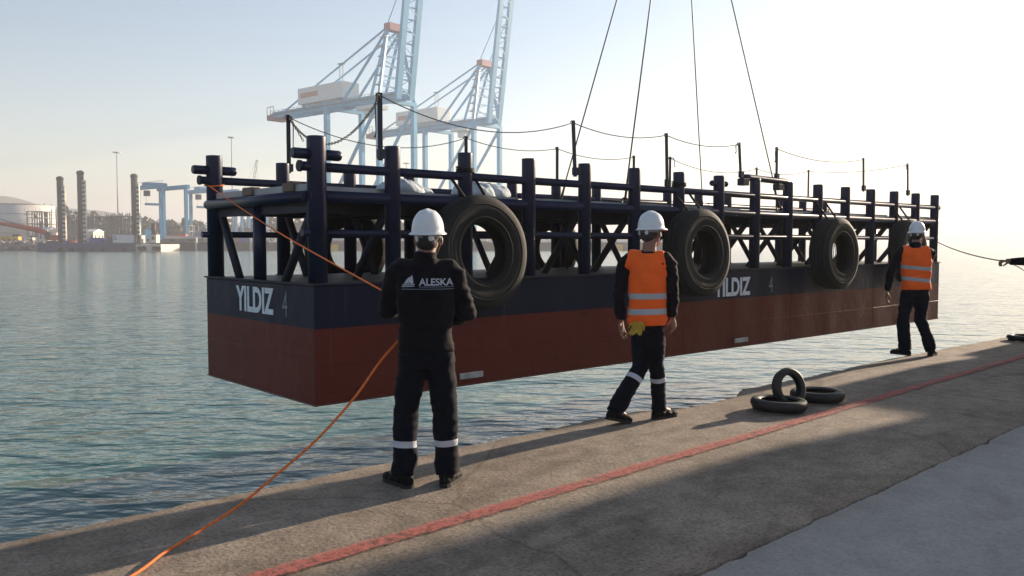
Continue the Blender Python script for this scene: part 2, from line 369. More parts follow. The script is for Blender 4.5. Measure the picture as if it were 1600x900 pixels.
def text_mesh(txt, size, bold=0.0, xs=1.0, thick=0.0, space=1.0):
    cu = bpy.data.curves.new('t', 'FONT'); cu.body = txt; cu.size = size; cu.offset = bold; cu.space_character = space
    cu.extrude = thick; cu.align_x = 'LEFT'; cu.resolution_u = 4
    o = bpy.data.objects.new('t', cu); COL.objects.link(o)
    me = bpy.data.meshes.new_from_object(o.evaluated_get(bpy.context.evaluated_depsgraph_get()))
    bpy.data.objects.remove(o); bpy.data.curves.remove(cu)
    me.transform(Matrix.Diagonal((xs, 1, 1, 1)))
    return me
def add_mesh(name, me, m, parent=None):
    me.name = name; me.materials.clear(); me.materials.append(m)
    o = bpy.data.objects.new(name, me); COL.objects.link(o)
    if parent: o.parent = parent
    return o

# ------------------------------------------------------------------ water, haze
mb = MB()
mb.bm.faces.new([mb.bm.verts.new(p) for p in ((-6000, -3000, WATER_Z), (6000, -3000, WATER_Z), (6000, 8000, WATER_Z), (-6000, 8000, WATER_Z))])
tag(mb.build('water', water_mat()), kind='structure')

hz = MB().box((-6400, -3400, WATER_Z-1.0-2.2), (6400, 8400, 128)).build('haze', None)
hz.data.materials.clear()
hm = bpy.data.materials.new('haze_air'); hm.use_nodes = True; hn = hm.node_tree; hn.nodes.clear()
ho = hn.nodes.new('ShaderNodeOutputMaterial'); pv = hn.nodes.new('ShaderNodeVolumePrincipled')
pv.inputs['Color'].default_value = (0.88, 0.88, 0.93, 1); pv.inputs['Density'].default_value = HAZE_DENSITY
pv.inputs['Anisotropy'].default_value = 0.2
hn.links.new(pv.outputs[0], ho.inputs['Volume']); hz.data.materials.append(hm)
tag(hz, kind='stuff')

# ------------------------------------------------------------------ quay
QD = Vector((0.7278, 0.6858, 0)); QN = Vector((-0.6858, 0.7278, 0))
QROT = math.atan2(QD.y, QD.x)
EDGE = [(-70, 5.25), (-10, 5.12), (1.06, 5.10), (2.51, 5.08), (4.75, 5.04), (6.0, 5.03), (6.30, 4.99), (6.55, 4.86), (6.84, 4.77), (7.3, 4.76), (7.75, 4.80), (7.98, 4.93), (8.12, 4.98),
        (8.8, 4.93), (11.5, 4.90), (16.8, 4.67), (40, 4.0), (70, 3.3)]
def edge_t(s_):
    for (a, ta), (b, tb) in zip(EDGE, EDGE[1:]):
        if a <= s_ <= b:
            f = (s_-a)/(b-a); return ta + (tb-ta)*f
    return EDGE[-1][1]
def chips(s_):
    return 0.030*noise.noise(Vector((s_*2.1, 3.3, 0))) + 0.018*noise.noise(Vector((s_*7.0, 9.1, 0))) + 0.010*noise.noise(Vector((s_*21.0, 1.7, 0)))
def joint_t(s_):
    return 2.29 + 0.008*noise.noise(Vector((s_*1.7, 20, 0))) + 0.012*noise.noise(Vector((s_*6.5, 30, 0))) + 0.010*noise.noise(Vector((s_*19, 31, 0)))
ss = [-70, -50, -30, -18, -10, -6, -3] + [-2 + 0.045*i for i in range(int(22/0.045))] + [20 + 0.25*i for i in range(40)] + [30, 34, 40, 50, 60, 70]
qb = MB()
rows = []
for s_ in ss:
    et = edge_t(s_) + chips(s_); row = []
    deep = 0.035 + 0.05*abs(noise.noise(Vector((s_*3.0, 7.7, 0))))
    row.append(qb.bm.verts.new((s_, joint_t(s_), -0.03)))
    row.append(qb.bm.verts.new((s_, joint_t(s_)+0.006, 0.0)))
    n_in = 7
    for k in range(1, n_in):
        t = joint_t(s_) + 0.02 + (et - deep - joint_t(s_) - 0.02)*k/n_in
        row.append(qb.bm.verts.new((s_, t, 0.006*noise.noise(Vector((s_*0.9, t*0.9, 0))))))
    row.append(qb.bm.verts.new((s_, et-deep, -0.002)))
    row.append(qb.bm.verts.new((s_, et-deep*0.35, -deep*0.25)))
    row.append(qb.bm.verts.new((s_, et, -deep*0.9)))
    row.append(qb.bm.verts.new((s_, et+0.01, -0.5)))
    row.append(qb.bm.verts.new((s_, et+0.01, -3.0)))
    rows.append(row)
for a, b in zip(rows, rows[1:]):
    for i in range(len(a)-1): qb._f([a[i], b[i], b[i+1], a[i+1]], True)
CQ = concrete('quay_concrete', (0.245, 0.197, 0.152), (0.345, 0.285, 0.225))
q = qb.build('quay', CQ); q.rotation_euler = (0, 0, QROT); tag(q, kind='structure')
# poured slab behind the joint
sb = MB(); rows = []
for s_ in ss:
    g0 = joint_t(s_) - 0.009 - 0.022*max(0, noise.noise(Vector((s_*2.7, 44, 0)))+0.2) - 0.10*max(0, noise.noise(Vector((s_*3.1, 47, 0)))-0.3)
    row = [sb.bm.verts.new((s_, g0, -0.04)), sb.bm.verts.new((s_, g0-0.004, 0.001))]
    for k in range(1, 6): row.append(sb.bm.verts.new((s_, g0-0.02-0.35*k*k, 0.008+0.004*noise.noise(Vector((s_*0.5, k, 0))))))
    row.append(sb.bm.verts.new((s_, -60, 0.008))); rows.append(row)
for a, b in zip(rows, rows[1:]):
    for i in range(len(a)-1): sb._f([b[i], a[i], a[i+1], b[i+1]], True)
CS = concrete('slab_concrete', (0.325, 0.30, 0.272), (0.395, 0.365, 0.335), agg=False, cracks=False)
sl = sb.build('pavement', CS); sl.rotation_euler = (0, 0, QROT); tag(sl, kind='structure')
jb = MB().box((-70, 2.1, -0.2), (70, 2.45, -0.035)).build('joint_bed', mat('joint_dirt', (0.03, 0.028, 0.025), 0.95)); jb.rotation_euler = (0, 0, QROT); tag(jb, kind='structure')
# red safety stripe
st = MB(); V = []
for i in range(0, 401):
    s_ = -10 + i*0.2
    hw = 0.078 + 0.010*noise.noise(Vector((s_*1.3, 77, 0)))
    V.append((st.bm.verts.new((s_, -hw, 0)), st.bm.verts.new((s_, hw, 0))))
for a, b in zip(V, V[1:]): st._f([a[0], b[0], b[1], a[1]])
ro = st.build('quay_line_marking', worn_paint('red_line_paint', (0.50, 0.13, 0.105)))
ro.rotation_euler = (0, 0, QROT); ro.location = QN*3.68 + Vector((0, 0, 0.011)); tag(ro, kind='structure')

# ------------------------------------------------------------------ barge
ZB = -0.066; OFF = (0, 0, 0.066)
UB = Vector((0.749, 0.6626, 0)).normalized(); VB = Vector((-UB.y, UB.x, 0))
BO = Vector((-1.9816, 8.5, 0)); BROT = math.atan2(UB.y, UB.x)
def BW(u_, v_, z_): return BO + UB*u_ + VB*v_ + Vector((0, 0, z_))
LB, WB, HT = 15.06, 2.75, 1.152
barge = empty('deck_barge', (BO.x, BO.y, ZB), BROT, 'new navy and oxide red steel deck barge hanging from four wires beside the quay', 'barge')
MT = hull_mat()
hb = MB().box((0, 0, ZB), (LB, WB, HT))
hull = hb.build('hull', MT, barge, OFF, bevel=0.012)
kb = MB()
for a, b in (((-.006, -.006, ZB-.004), (LB+.006, .012, ZB+.012)), ((-.006, .0125, ZB-.004), (.012, WB+.006, ZB+.012))): kb.box(a, b)
kb.build('bottom_flange', mat('red_edge_paint', (0.10, 0.035, 0.025), 0.45), barge, OFF)
MB().box((-0.02, -0.018, HT+.002), (LB+.02, 0.03, HT+.022)).box((-0.02, 0.0305, HT+.002), (0.03, WB+.02, HT+.022)).build('gunwale_bar', NAVYD, barge, OFF)
MB().box((0.035, 0.035, HT+.003), (LB-.02, WB-.02, HT+.012)).build('deck_plate', DECKM, barge, OFF)
# welded seams on the shell (raised weld beads)
wb = MB()
for u_ in (3.0, 6.0, 9.0, 12.0): wb.tube([(u_, .001, ZB+.02), (u_, .001, HT-.005)], .0035, 6)
wb.tube([(.0, .001, 0.33), (LB, .001, 0.33)], .0032, 6)
wb.tube([(.001, 0.02, 0.40), (.001, WB, 0.40)], .0032, 6)
wb.build('weld_seams', MT, barge, OFF)
def post(u_, v_, r=.086, top=2.625, name='post'):
    o = MB().tube([(0, 0, 0), (0, 0, top-HT-.035), (0, 0, top-HT-.02), (0, 0, top-HT-.015)], [r, r, r, r*.93], 24).build(name, NAVY, barge)
    o.location = (u_, v_, HT+.012+.066); return o
US = [0.09] + [float(k) for k in range(1, 15)] + [14.95]
for side, v_ in ((0, .09), (1, WB-.09)):
    proto = None
    for i, u_ in enumerate(US):
        if i == 0:
            p_ = post(u_, v_, .098, 2.66)
        elif proto is None: proto = post(u_, v_)
        else:
            c = proto.copy(); COL.objects.link(c); c.location.x = u_
# rails: the top, the deck level and the low one on each long side
for v_, s_ in ((.09, 1), (WB-.09, -1)):
    MB().tube([(-.10, v_-.0*s_, 2.35), (LB+.06, v_, 2.35)], .048, 20).build('top_rail', NAVY, barge, OFF)
    MB().tube([(-.08, v_, 1.685), (LB+.05, v_, 1.685)], .038, 18).build('lower_rail', NAVY, barge, OFF)
    MB().tube([(0, v_, 2.055), (LB, v_, 2.055)], .060, 18).build('deck_edge_beam', NAVY, barge, OFF)
    # pipe clamps / end flanges
    for u_ in (-.11, LB+.05):
        MB().tube([(u_, v_, 2.35), (u_+.025, v_, 2.35)], .058, 20).build('rail_end_cap', NAVYD, barge, OFF)
for u_ in (-.012, LB-.05):
    MB().tube([(u_, .12, 2.05), (u_, WB-.12, 2.05)], .055, 18).build('end_beam', NAVY, barge, OFF)
for side_v in (.09, WB-.09):
    for u_ in US:
        MB().tube([(u_, side_v, HT+.013), (u_, side_v, HT+.024)], .104, 20).build('weld_collar', NAVYD, barge, OFF)
# upper platform: cross beams below a plate
for i in range(0, 16):
    u_ = 0.12 + i*(LB-.24)/15
    MB().box((u_-.04, .12, 1.90), (u_+.04, WB-.12, 2.03)).build('cross_beam', NAVYD, barge, OFF)
for v_ in (.55, 1.375, 2.2):
    MB().box((.17, v_-.035, 1.905), (LB-.17, v_+.035, 2.028)).build('stringer', NAVYD, barge, OFF)
MB().box((.05, .14, 2.068), (LB-.05, WB-.14, 2.118)).build('platform_plate', NAVYD, barge, OFF)
# bare metal kerb angles round the platform
k = MB().box((.06, .16, 2.121), (.10, WB-.2, 2.19)); k.box((.101, .16, 2.121), (1.0, .20, 2.165)); k.build('platform_kerb', PLATE, barge, OFF)
k = MB()
for a, b in ((1.12, 2.9), (3.1, 5.9), (6.1, 7.7), (9.0, 12.9), (13.1, 14.9)): k.box((a, .17, 2.121), (b, .205, 2.145))
k.build('platform_kerb', PLATE, barge, OFF)
for v_ in (1.62, .62):
    MB().box((.03, v_-.13, 2.122), (.14, v_+.11, 2.215)).build('timber_block', RUSTY, barge, OFF, bevel=.006)
# braces from platform down to the deck at every frame
for i, u_ in enumerate(US):
    uu = u_ + (.0 if i else .03)
    MB().tube([(uu, .20, 1.97), (uu, .86, HT+.012)], .048, 14).build('brace', NAVYD, barge, OFF)
    MB().tube([(uu, WB-.20, 1.97), (uu, WB-.72, HT+.012)], .048, 14).build('brace', NAVYD, barge, OFF)
MB().tube([(.09, 1.42, HT+.012), (.09, 1.42, 2.0)], .072, 20).build('centre_post', NAVY, barge, OFF)
MB().tube([(LB-.1, 1.42, HT+.012), (LB-.1, 1.42, 2.0)], .072, 20).build('centre_post', NAVY, barge, OFF)
# thin service pipes
for (u_, v_, z1) in ((5.5, 1.9, 1.92), (5.9, 2.0, 1.92), (8.7, 1.7, 1.92), (11.2, 1.4, 1.92)):
    MB().tube([(u_, v_, HT+.01), (u_, v_, z1)], .022, 10).build('service_pipe', NAVYD, barge, OFF)
# mooring bitts (short horizontal tubes through the post heads)
for u_, v_, z_, r, hl in ((.09, .09, 2.475, .055, .27), (.09, WB-.09, 2.475, .055, .27), (7.0, .09, 2.50, .045, .20)):
    for sg in (-1, 1):
        MB().tube([(u_+sg*.08, v_, z_), (u_+sg*hl*.93, v_, z_), (u_+sg*hl, v_, z_)], [r, r, r*.85], 20).build('mooring_bitt', NAVY, barge, OFF)
# small inverted U frame amidships
MB().tube([(7.66, .09, 2.625), (7.8, .09, 2.635), (8.9, .09, 2.62), (9.06, .09, 2.60)], .055, 16).build('head_bar', NAVY, barge, OFF)
MB().box((7.58, .03, 2.50), (7.74, .15, 2.61)).build('head_bracket', NAVY, barge, OFF, bevel=.004)
MB().box((8.62, .03, 2.47), (8.78, .15, 2.57)).build('head_bracket', NAVY, barge, OFF, bevel=.004)
# rope stanchions with tie rings
def stanchion(u_, v_, z0, z1, lean=0.0):
    o = MB().beam((0, 0, 0), (lean, 0, z1-z0), .018, .052).build('stanchion', NAVYD, barge)
    o.location = (u_, v_, z0+.066)
    MB().lathe([(.020+.005*math.cos(a), .005*math.sin(a)) for a in [k*math.pi/3 for k in range(6)]], 14, Matrix.Translation((lean-.03, 0, z1-z0-.03)) @ Matrix.Rotation(R(90), 4, 'X')).build('tie_ring', CHAIN, o)
    MB().box((-.03, -.028, .02), (.05, .028, .12)).build('stanchion_socket', NAVY, o)
    return (u_+lean, v_, z1-.03)
near = [stanchion(.835, .07, 2.46, 3.175), stanchion(3.80, .07, 2.44, 3.16, -.04), stanchion(5.70, .07, 2.38, 3.16, -.03), stanchion(7.56, .07, 2.60, 3.17, -.06),
        stanchion(8.60, .07, 2.62, 3.18), stanchion(11.66, .07, 2.56, 3.20, -.03), stanchion(13.58, .07, 2.55, 3.215, -.04)]
vf = WB-.07
far = [stanchion(1.10, vf, 2.50, 3.26), stanchion(4.07, vf, 2.55, 3.23), stanchion(6.04, vf, 2.4, 3.21, .0), stanchion(8.03, vf, 2.6, 3.20), stanchion(9.10, vf, 2.55, 3.25), stanchion(12.1, vf, 2.5, 3.22), stanchion(14.27, vf, 2.55, 3.29)]
def sagline(a, b, sag, n=18):
    a = Vector(a); b = Vector(b)
    return [a.lerp(b, t/n) - Vector((0, 0, 4*sag*(t/n)*(1-t/n))) for t in range(n+1)]
def chain(pts, r=.004, pitch=.036):
    m = MB(); L = 0; out = []
    for p0, p1 in zip(pts, pts[1:]):
        d = (p1-p0); n = max(1, round(d.length/pitch))
        for k in range(n): out.append((p0 + d*(k+.5)/n, d.normalized()))
    for i, (c, d) in enumerate(out):
        q = d.to_track_quat('X', 'Z').to_matrix().to_4x4()
        M = Matrix.Translation(c) @ q @ Matrix.Rotation(R(90*(i % 2)), 4, 'X')
        ring = [M @ Vector((pitch*.72*math.cos(a), pitch*.42*math.sin(a), 0)) for a in [2*math.pi*k/10 for k in range(11)]]
        m.tube(ring, r, 5, cap=False)
    return m
for a, b, sg in ((near[0], near[1], .24), (near[1], near[2], .10), (near[2], near[3], .09), (near[4], near[5], .12), (far[0], far[1], .26), (far[1], far[2], .10), (far[2], far[3], .10), (far[4], far[5], .17), (far[5], far[6], .10), (far[6], near[6], .08)):
    MB().tube(sagline(a, b, sg), .0065, 6).build('guard_rope', ROPEG, barge, OFF)
ch = chain(sagline(far[0], (near[0][0], near[0][1], near[0][2]-.02), .42, 30)); ch.build('guard_chain', CHAIN, barge, OFF)
for (p, dz, du) in ((far[0], .42, .06), (near[0], .40, -.07), (near[3], .13, -.12), (far[4], .14, .12), (near[4], .2, -.08), (near[6], .08, -.1)):
    p = Vector(p)
    MB().tube([p, p+Vector((du*.6, -.02, .01)), p+Vector((du, -.02, -dz*.3)), p+Vector((du*.9, -.02, -dz)), p+Vector((du*1.1, -.02, -dz*1.12))], [.008, .011, .009, .007, .013], 6).build('rope_tail', ROPEG, barge, OFF)
chain(sagline(Vector(far[0])+Vector((.02, -.02, -.02)), Vector(far[0])+Vector((.20, -.03, -.30)), .0, 8), .005, .03).build('chain_tail', CHAIN, barge, OFF)
# lashings round two post heads
for u_, z_ in ((2.0, 2.39), (6.0, 2.41)):
    m = MB()
    for k in range(4):
        m.lathe([(.098+.014*math.cos(a), .012*math.sin(a)) for a in [j*math.pi/3 for j in range(6)]], 20, Matrix.Translation((u_ if u_ < 3 else 6.0, .09, z_+k*.020)) @ Matrix.Rotation(R(6*(k-1.5)), 4, 'X') )
    m.build('lashing', RUB, barge, OFF)
# small clamp knobs on the far rail
for u_ in (2.8, 3.15, 5.75, 6.3, 6.9, 7.4):
    MB().tube([(u_, WB-.16, 2.30), (u_+.06, WB-.20, 2.28), (u_+.08, WB-.20, 2.20)], .03, 8).build('rail_clamp', NAVYD, barge, OFF)
# lettering: the same name on end and side
def lettering(txt, size, bold, xs, m, place):
    me = text_mesh(txt, size, bold, xs, .0008)
    me.transform(place); return add_mesh('lettering', me, m, barge)
ENDM = lambda v_, z_: Matrix.Translation((-.0035, v_, z_+.066)) @ Matrix.Rotation(R(-90), 4, 'Z') @ Matrix.Rotation(R(90), 4, 'X')
SIDEM = lambda u_, z_: Matrix.Translation((u_, -.0035, z_+.066)) @ Matrix.Rotation(R(90), 4, 'X')
lettering('YILDIZ', .385, .0135, .80, WHITE, ENDM(1.84, .815))
lettering('4', .39, -.0015, .66, GREYL, ENDM(.70, .80))
lettering('YILDIZ', .385, .0135, .82, WHITE, SIDEM(6.80, .765))
lettering('4', .39, -.0015, .66, GREYL, SIDEM(8.30, .765))
# zinc anode plates low on the side
for u_, z_, wd in ((2.0, .042, .34), (7.5, .035, .36), (13.25, .03, .34)):
    MB().box((u_-wd/2, -.03, z_-.030), (u_+wd/2, -.004, z_+.040)).build('anode_plate', mat('zinc_grey', (0.42, 0.40, 0.40), 0.6, var=.35, scale=9), barge, OFF, bevel=.006)

# ------------------------------------------------------------------ fender tyres
def tyre_profile(Rr, w_, rim):
    h = w_/2; P = []
    P += [(rim, -h*.62), (rim+.03, -h*.80), (rim+(Rr-rim)*.45, -h), (Rr-.085, -h*.96), (Rr-.035, -h*.86), (Rr-.006, -h*.72)]
    for g in (-.5, -.17, .17, .5):      # circumferential grooves
        P += [(Rr, (g-.05)*h), (Rr-.013, (g-.04)*h), (Rr-.013, (g+.04)*h), (Rr, (g+.05)*h)]
    P += [(Rr-.006, h*.72), (Rr-.035, h*.86), (Rr-.085, h*.96), (rim+(Rr-rim)*.45, h), (rim+.03, h*.80), (rim, h*.62)]
    P += [(rim+.02, h*.5), (rim+(Rr-rim)*.5, h*.80), (Rr-.075, h*.72), (Rr-.055, 0), (Rr-.075, -h*.72), (rim+(Rr-rim)*.5, -h*.80), (rim+.02, -h*.5)]
    return P
def big_tyre(u_, v_, z_, Rr, w_, label, yaw=0, tilt=0, spin=0, hang=None, grp='tyre fenders hung along the barge'):
    c = BW(u_, v_, z_)
    o = empty('truck_tyre', (c.x, c.y, c.z-Rr), BROT+yaw, label, 'tyre fender', grp)
    Mx = Matrix.Translation((0, 0, Rr)) @ Matrix.Rotation(R(90)+tilt, 4, 'X') @ Matrix.Rotation(spin, 4, 'Z')
    m = MB().lathe(tyre_profile(Rr, w_, Rr*.50), 72, Mx)
    # raised mould rings on the sidewall
    for rr in (Rr*.60, Rr*.83):
        for sg in (-1, 1): m.lathe([(rr+.006*math.cos(a), sg*(w_/2-.002)+.006*math.sin(a)) for a in [k*math.pi/3 for k in range(6)]], 60, Mx)
    for v in m.bm.verts:                    # worn, slightly out of round
        d = noise.noise(v.co*1.7 + Vector((u_*3, 0, 0)))*.008; v.co += Vector((d, 0, d*.6))
    m.build('tyre_carcass', RUB, o)
    if hang:
        iv = (WB-.14 if v_ > 1 else .10) - v_
        for du in (-.17, .17):
            MB().tube([(du*1.05, iv, 2.36-z_+Rr+.03), (du*1.05, iv*.9, 2.36-z_+Rr-.05), (du*.95, iv*.12, Rr*1.93), (du*.9, 0, Rr*1.55)], .018, 8).build('hanging_rope', RUB, o)
    return o
big_tyre(1.97, -.19, 1.475, .65, .30, 'large truck tyre hung on the barge just right of the man in dark jacket', tilt=R(-4), hang=1)
big_tyre(6.05, -.215, 1.44, .635, .36, 'truck tyre hung on the barge right behind the walking man, over the side name', tilt=R(-3), hang=1)
big_tyre(10.05, -.215, 1.40, .63, .36, 'lone truck tyre hung on the barge between the side name and the farthest worker', tilt=R(-2), hang=1)
big_tyre(13.05, -.19, 1.42, .63, .31, 'truck tyre hung on the barge behind the white helmet of the farthest worker', tilt=R(-2), hang=1)
big_tyre(2.1, WB+.18, 1.50, .62, .28, 'tyre on the far side of the barge seen left of the dark jacket man', hang=1)
big_tyre(6.1, WB+.18, 1.50, .62, .28, 'tyre on the far side of the barge seen left of the walking man', hang=1)
big_tyre(10.1, WB+.18, 1.50, .62, .28, 'tyre on the far side of the barge seen between the frames above the side name', hang=1)

# ------------------------------------------------------------------ bags on the platform
def bag(u_, v_, L_, W_, H_, seed, label):
    c = BW(u_, v_, 2.119)
    m = MB().ell((0, 0, H_*.42), (L_/2, W_/2, H_*.62), seg=40, rings=24)
    for v in m.bm.verts:
        p = v.co*7 + Vector((seed*9.3, 0, 0))
        v.co += Vector((noise.noise(p), noise.noise(p+Vector((5, 5, 5))), noise.noise(p+Vector((9, 1, 4)))))*.035
        f = abs(noise.noise(Vector((v.co.x*14+seed, v.co.y*3, 0))))
        v.co.z = max(0.0, v.co.z*(1-.25*f))
    o = m.build('bulk_bag', BAG); o.location = c; o.rotation_euler = (0, 0, BROT+random.uniform(-.3, .3))
    return tag(o, label, 'bag', 'white bags lying on the barge platform')
bag(1.72, 1.0, .62, .45, .24, 1, 'crumpled white bag on the barge platform, leftmost of the white bags')
bag(2.15, 1.3, .50, .45, .19, 2, 'flatter white bag on the platform just left of the lashed post')
bag(2.85, 1.0, .62, .50, .25, 3, 'white bag on the platform just right of the lashed post, behind its tyre rope')
bag(3.25, 1.2, .66, .50, .27, 4, 'rounded white bag on the platform, rightmost of the white bags')

# ------------------------------------------------------------------ lifting slings and hook
HOOK = Vector((2.76, 14.4, 9.3))
for (u_, v_, z_, lab) in ((6.0-.05, WB-.2, 2.15, 'leftmost lifting wire running up from the far side of the barge'),
                       (4.95, .22, 2.15, 'second lifting wire from the left, from the near side behind a post'),
                       (10.0, WB-.2, 2.15, 'third lifting wire from the left, almost vertical'),
                       (8.95, .22, 2.15, 'rightmost lifting wire, from beside the raised square frame')):
    a = BW(u_, v_, z_); r_ = empty('lifting_sling', a, 0, lab, 'wire sling', 'wires lifting the barge')
    d = HOOK - a
    MB().tube([Vector((0, 0, .06)) + d*0, d*.5, d*.985], .011, 8).build('wire', WIRE, r_)
    MB().tube([d*.004, d*.06], .017, 8).build('ferrule', CHAIN, r_)
    MB().lathe([(.045+.012*math.cos(t), .012*math.sin(t)) for t in [k*math.pi/3 for k in range(6)]], 20, Matrix.Translation((0, 0, .02)) @ Matrix.Rotation(R(90), 4, 'X')).build('shackle', CHAIN, r_)

# ------------------------------------------------------------------ mobile crane (stands right of the picture; its body shades the quay)
W0 = Vector((11.2, 16.3, 0)); wx = Vector((.56, -.83, 0)).normalized(); CR = math.atan2(wx.y, wx.x)
crane = empty('mobile_crane', W0, CR, 'large yellow mobile crane standing on the quay outside the right edge', 'crane')
MYEL = mat('mobile_crane_yellow', (0.65, 0.42, 0.04), 0.4, var=.1)
MB().box((0, 0, .75), (13, 2.7, 1.72)).build('carrier', MYEL, crane, bevel=.05)
MB().box((.1, .1, 2.0), (13, 2.6, 2.93)).build('carrier_deck', MYEL, crane, bevel=.05)
MB().box((1.5, .5, 1.6), (12, 2.2, 2.1)).build('chassis_frame', CGREY, crane)
for x_ in (1.2, 2.9, 6.5, 8.2, 10.5, 12.0):
    for y_ in (-.02, 2.4):
        MB().lathe([(.3, 0), (.62, 0), (.66, .06), (.66, .26), (.62, .32), (.3, .32)], 32, Matrix.Translation((x_, y_+.32, .66)) @ Matrix.Rotation(R(90), 4, 'X')).build('wheel', RUB, crane)
MB().box((1.25, -.5, 3.27), (11.5, 2.8, 4.9)).build('superstructure', MYEL, crane, bevel=.06)
MB().tube([(6, 1.2, 2.9), (6, 1.2, 3.3)], .9, 32).build('slew_ring', CGREY, crane)
MB().box((11.55, -.4, 3.3), (13.2, 2.7, 5.0)).build('counterweight', CGREY, crane, bevel=.05)
Mi = (Matrix.Translation(W0) @ Matrix.Rotation(CR, 4, 'Z')).inverted()
pv0 = Mi @ Vector((13.5, 13.0, 4.6)); pv1 = Mi @ Vector((2.9, 14.4, 22))
MB().beam(pv0, pv1, .8, 1.0).build('boom', MYEL, crane)
hk = empty('crane_hook', HOOK, 0, 'red hook block above the barge, gathering the four lifting wires', 'hook')
MB().tube([(0, 0, .9), (0, 0, 12.4)], .02, 8).build('hoist_wire', WIRE, hk)
MB().box((-.2, -.12, .25), (.2, .12, .95)).build('hook_block', CRED, hk, bevel=.03)
MB().tube([(0, 0, .3), (0, 0, .05), (.1, 0, -.08), (0, 0, -.2), (-.1, 0, -.1)], .05, 10).build('hook_shank', CGREY, hk)

# ------------------------------------------------------------------ loose tyres on the quay
def small_tyre(loc, rot, Rr, w_, label, m=RUB2, grp='small tyres lying on the quay'):
    h = w_/2; rim = Rr*.62; c = (Rr+rim)/2; a_ = (Rr-rim)/2
    P = [(c + a_*math.copysign(abs(math.cos(t))**.8, math.cos(t)), h*math.copysign(abs(math.sin(t))**.8, math.sin(t))) for t in [2*math.pi*k/18 for k in range(16)]]
    P = P[:8] + [(rim+.004, h*.62), (rim+.03, h*.5), (c+.02, h*.7), (Rr-.03, 0), (c+.02, -h*.7), (rim+.03, -h*.5), (rim+.004, -h*.62)] + P[11:]
    mb_ = MB().lathe(P, 56)
    o = mb_.build('small_tyre', m); o.location = loc; o.rotation_euler = rot
    return tag(o, label, 'tyre', grp)
small_tyre((2.52, 7.95, .066), (0, R(1), 0), .262, .105, 'small tyre lying flat, front left of the three by the red line')
small_tyre((3.05, 8.42, .066), (R(-1), 0, 1), .262, .105, 'small tyre lying flat, back right of the three by the red line')
small_tyre((2.66, 8.10, .192), (R(78), R(0), R(28)), .195, .095, 'small tyre standing upright between two flat ones')
small_tyre((8.32, 13.70, .05), (0, 0, 0), .27, .09, 'dark tyre lying flat far down the quay beyond the farthest worker', grp='small tyres lying on the quay')

# ------------------------------------------------------------------ people
def realise(mb_, name, voxel, m, parent, smooth_it=4, disp=(), keep=None):
    me = mb_.mesh(name+'_src'); o = bpy.data.objects.new(name+'_src', me); COL.objects.link(o)
    md = o.modifiers.new('r', 'REMESH'); md.mode = 'VOXEL'; md.voxel_size = voxel; md.use_smooth_shade = True
    if smooth_it:
        s_ = o.modifiers.new('s', 'SMOOTH'); s_.factor = .5; s_.iterations = smooth_it
    res = bpy.data.meshes.new_from_object(o.evaluated_get(bpy.context.evaluated_depsgraph_get()))
    bpy.data.objects.remove(o)
    cs = [v.co.copy() for v in res.vertices]; ns = [v.normal.copy() for v in res.vertices]
    for fn in disp: cs = [c + fn(c, n_) for c, n_ in zip(cs, ns)]
    res.vertices.foreach_set('co', [x for c in cs for x in c]); res.update()
    for p_ in res.polygons: p_.use_smooth = True
    return add_mesh(name, res, m, parent)

def capsule(mb_, pts, rs, flat=1.0):
    for i in range(len(pts)-1):
        a, b = Vector(pts[i]), Vector(pts[i+1])
        n = 5
        mb_.tube([a.lerp(b, t/n) for t in range(n+1)], [rs[i] + (rs[i+1]-rs[i])*t/n for t in range(n+1)], 18)
    for p_, r in zip(pts, rs): mb_.ell(p_, (r, r, r), seg=16, rings=10)

def hand(mb_, wrist, fwd, palm_n, side, curl=.35, size=1.0, spread=.10):
    """wrist point, direction of the fingers, palm normal; side +1: the thumb lies on fwd x palm_n side"""
    f = Vector(fwd).normalized(); nrm = Vector(palm_n); nrm = (nrm - f*nrm.dot(f)).normalized(); x = f.cross(nrm)*side
    w_ = Vector(wrist); k = size
    pc = w_ + f*.048*k
    for t in range(7):                     # palm
        c = w_ + f*(.012+.078*t/6)*k
        hw = (.026 + .014*math.sin(min(1, t/4)*math.pi/2))*k
        M = Matrix((x, f, nrm)).transposed().to_4x4(); M.translation = c
        mb_.ell((0, 0, 0), (hw, .014*k, .0135*k), M, seg=14, rings=8)
    L = (.040, .045, .042, .033); off = (.030, .011, -.010, -.029)
    for i in range(4):
        p0 = w_ + f*(.084 if i < 3 else .078)*k + x*off[i]*k
        ang = spread*(1.5-i)*.35; d = (f*math.cos(ang) + x*math.sin(ang)).normalized()
        pts = [p0 - d*.02*k, p0]; c = 0
        for j, seg in enumerate((L[i], L[i]*.68, L[i]*.52)):
            c += curl*(.7 + .35*j + .08*i)
            dd = d*math.cos(c) - (-nrm)*0 + nrm*math.sin(c)
            pts.append(pts[-1] + dd*seg*k)
        capsule(mb_, pts, [r*k for r in (.0098, .0098, .0092, .0085, .0074)])
    t0 = w_ + f*.026*k + x*.024*k
    t1 = t0 + (f*.55 + x*.62 + nrm*.30).normalized()*.040*k
    t2 = t1 + (f*.85 + x*.22 + nrm*(.3+curl*.4)).normalized()*.032*k
    t3 = t2 + (f*.9 - x*.05 + nrm*(.35+curl*.5)).normalized()*.026*k
    capsule(mb_, [t0, t1, t2, t3], [r*k for r in (.0135, .0120, .0105, .0088)])

def folds(amp, seed, horiz=1.0, fs=9.0):
    """creases running mostly across the limb"""
    def fn(co, nr):
        p = Vector((co.x*fs*.55+seed, co.y*fs*.55, co.z*fs*1.5*horiz))
        a = noise.noise(p); b = noise.noise(p*2.1+Vector((3, 1, 7)))
        return nr*amp*(-(abs(a)*1.5) + .55*b + .25)
    return fn

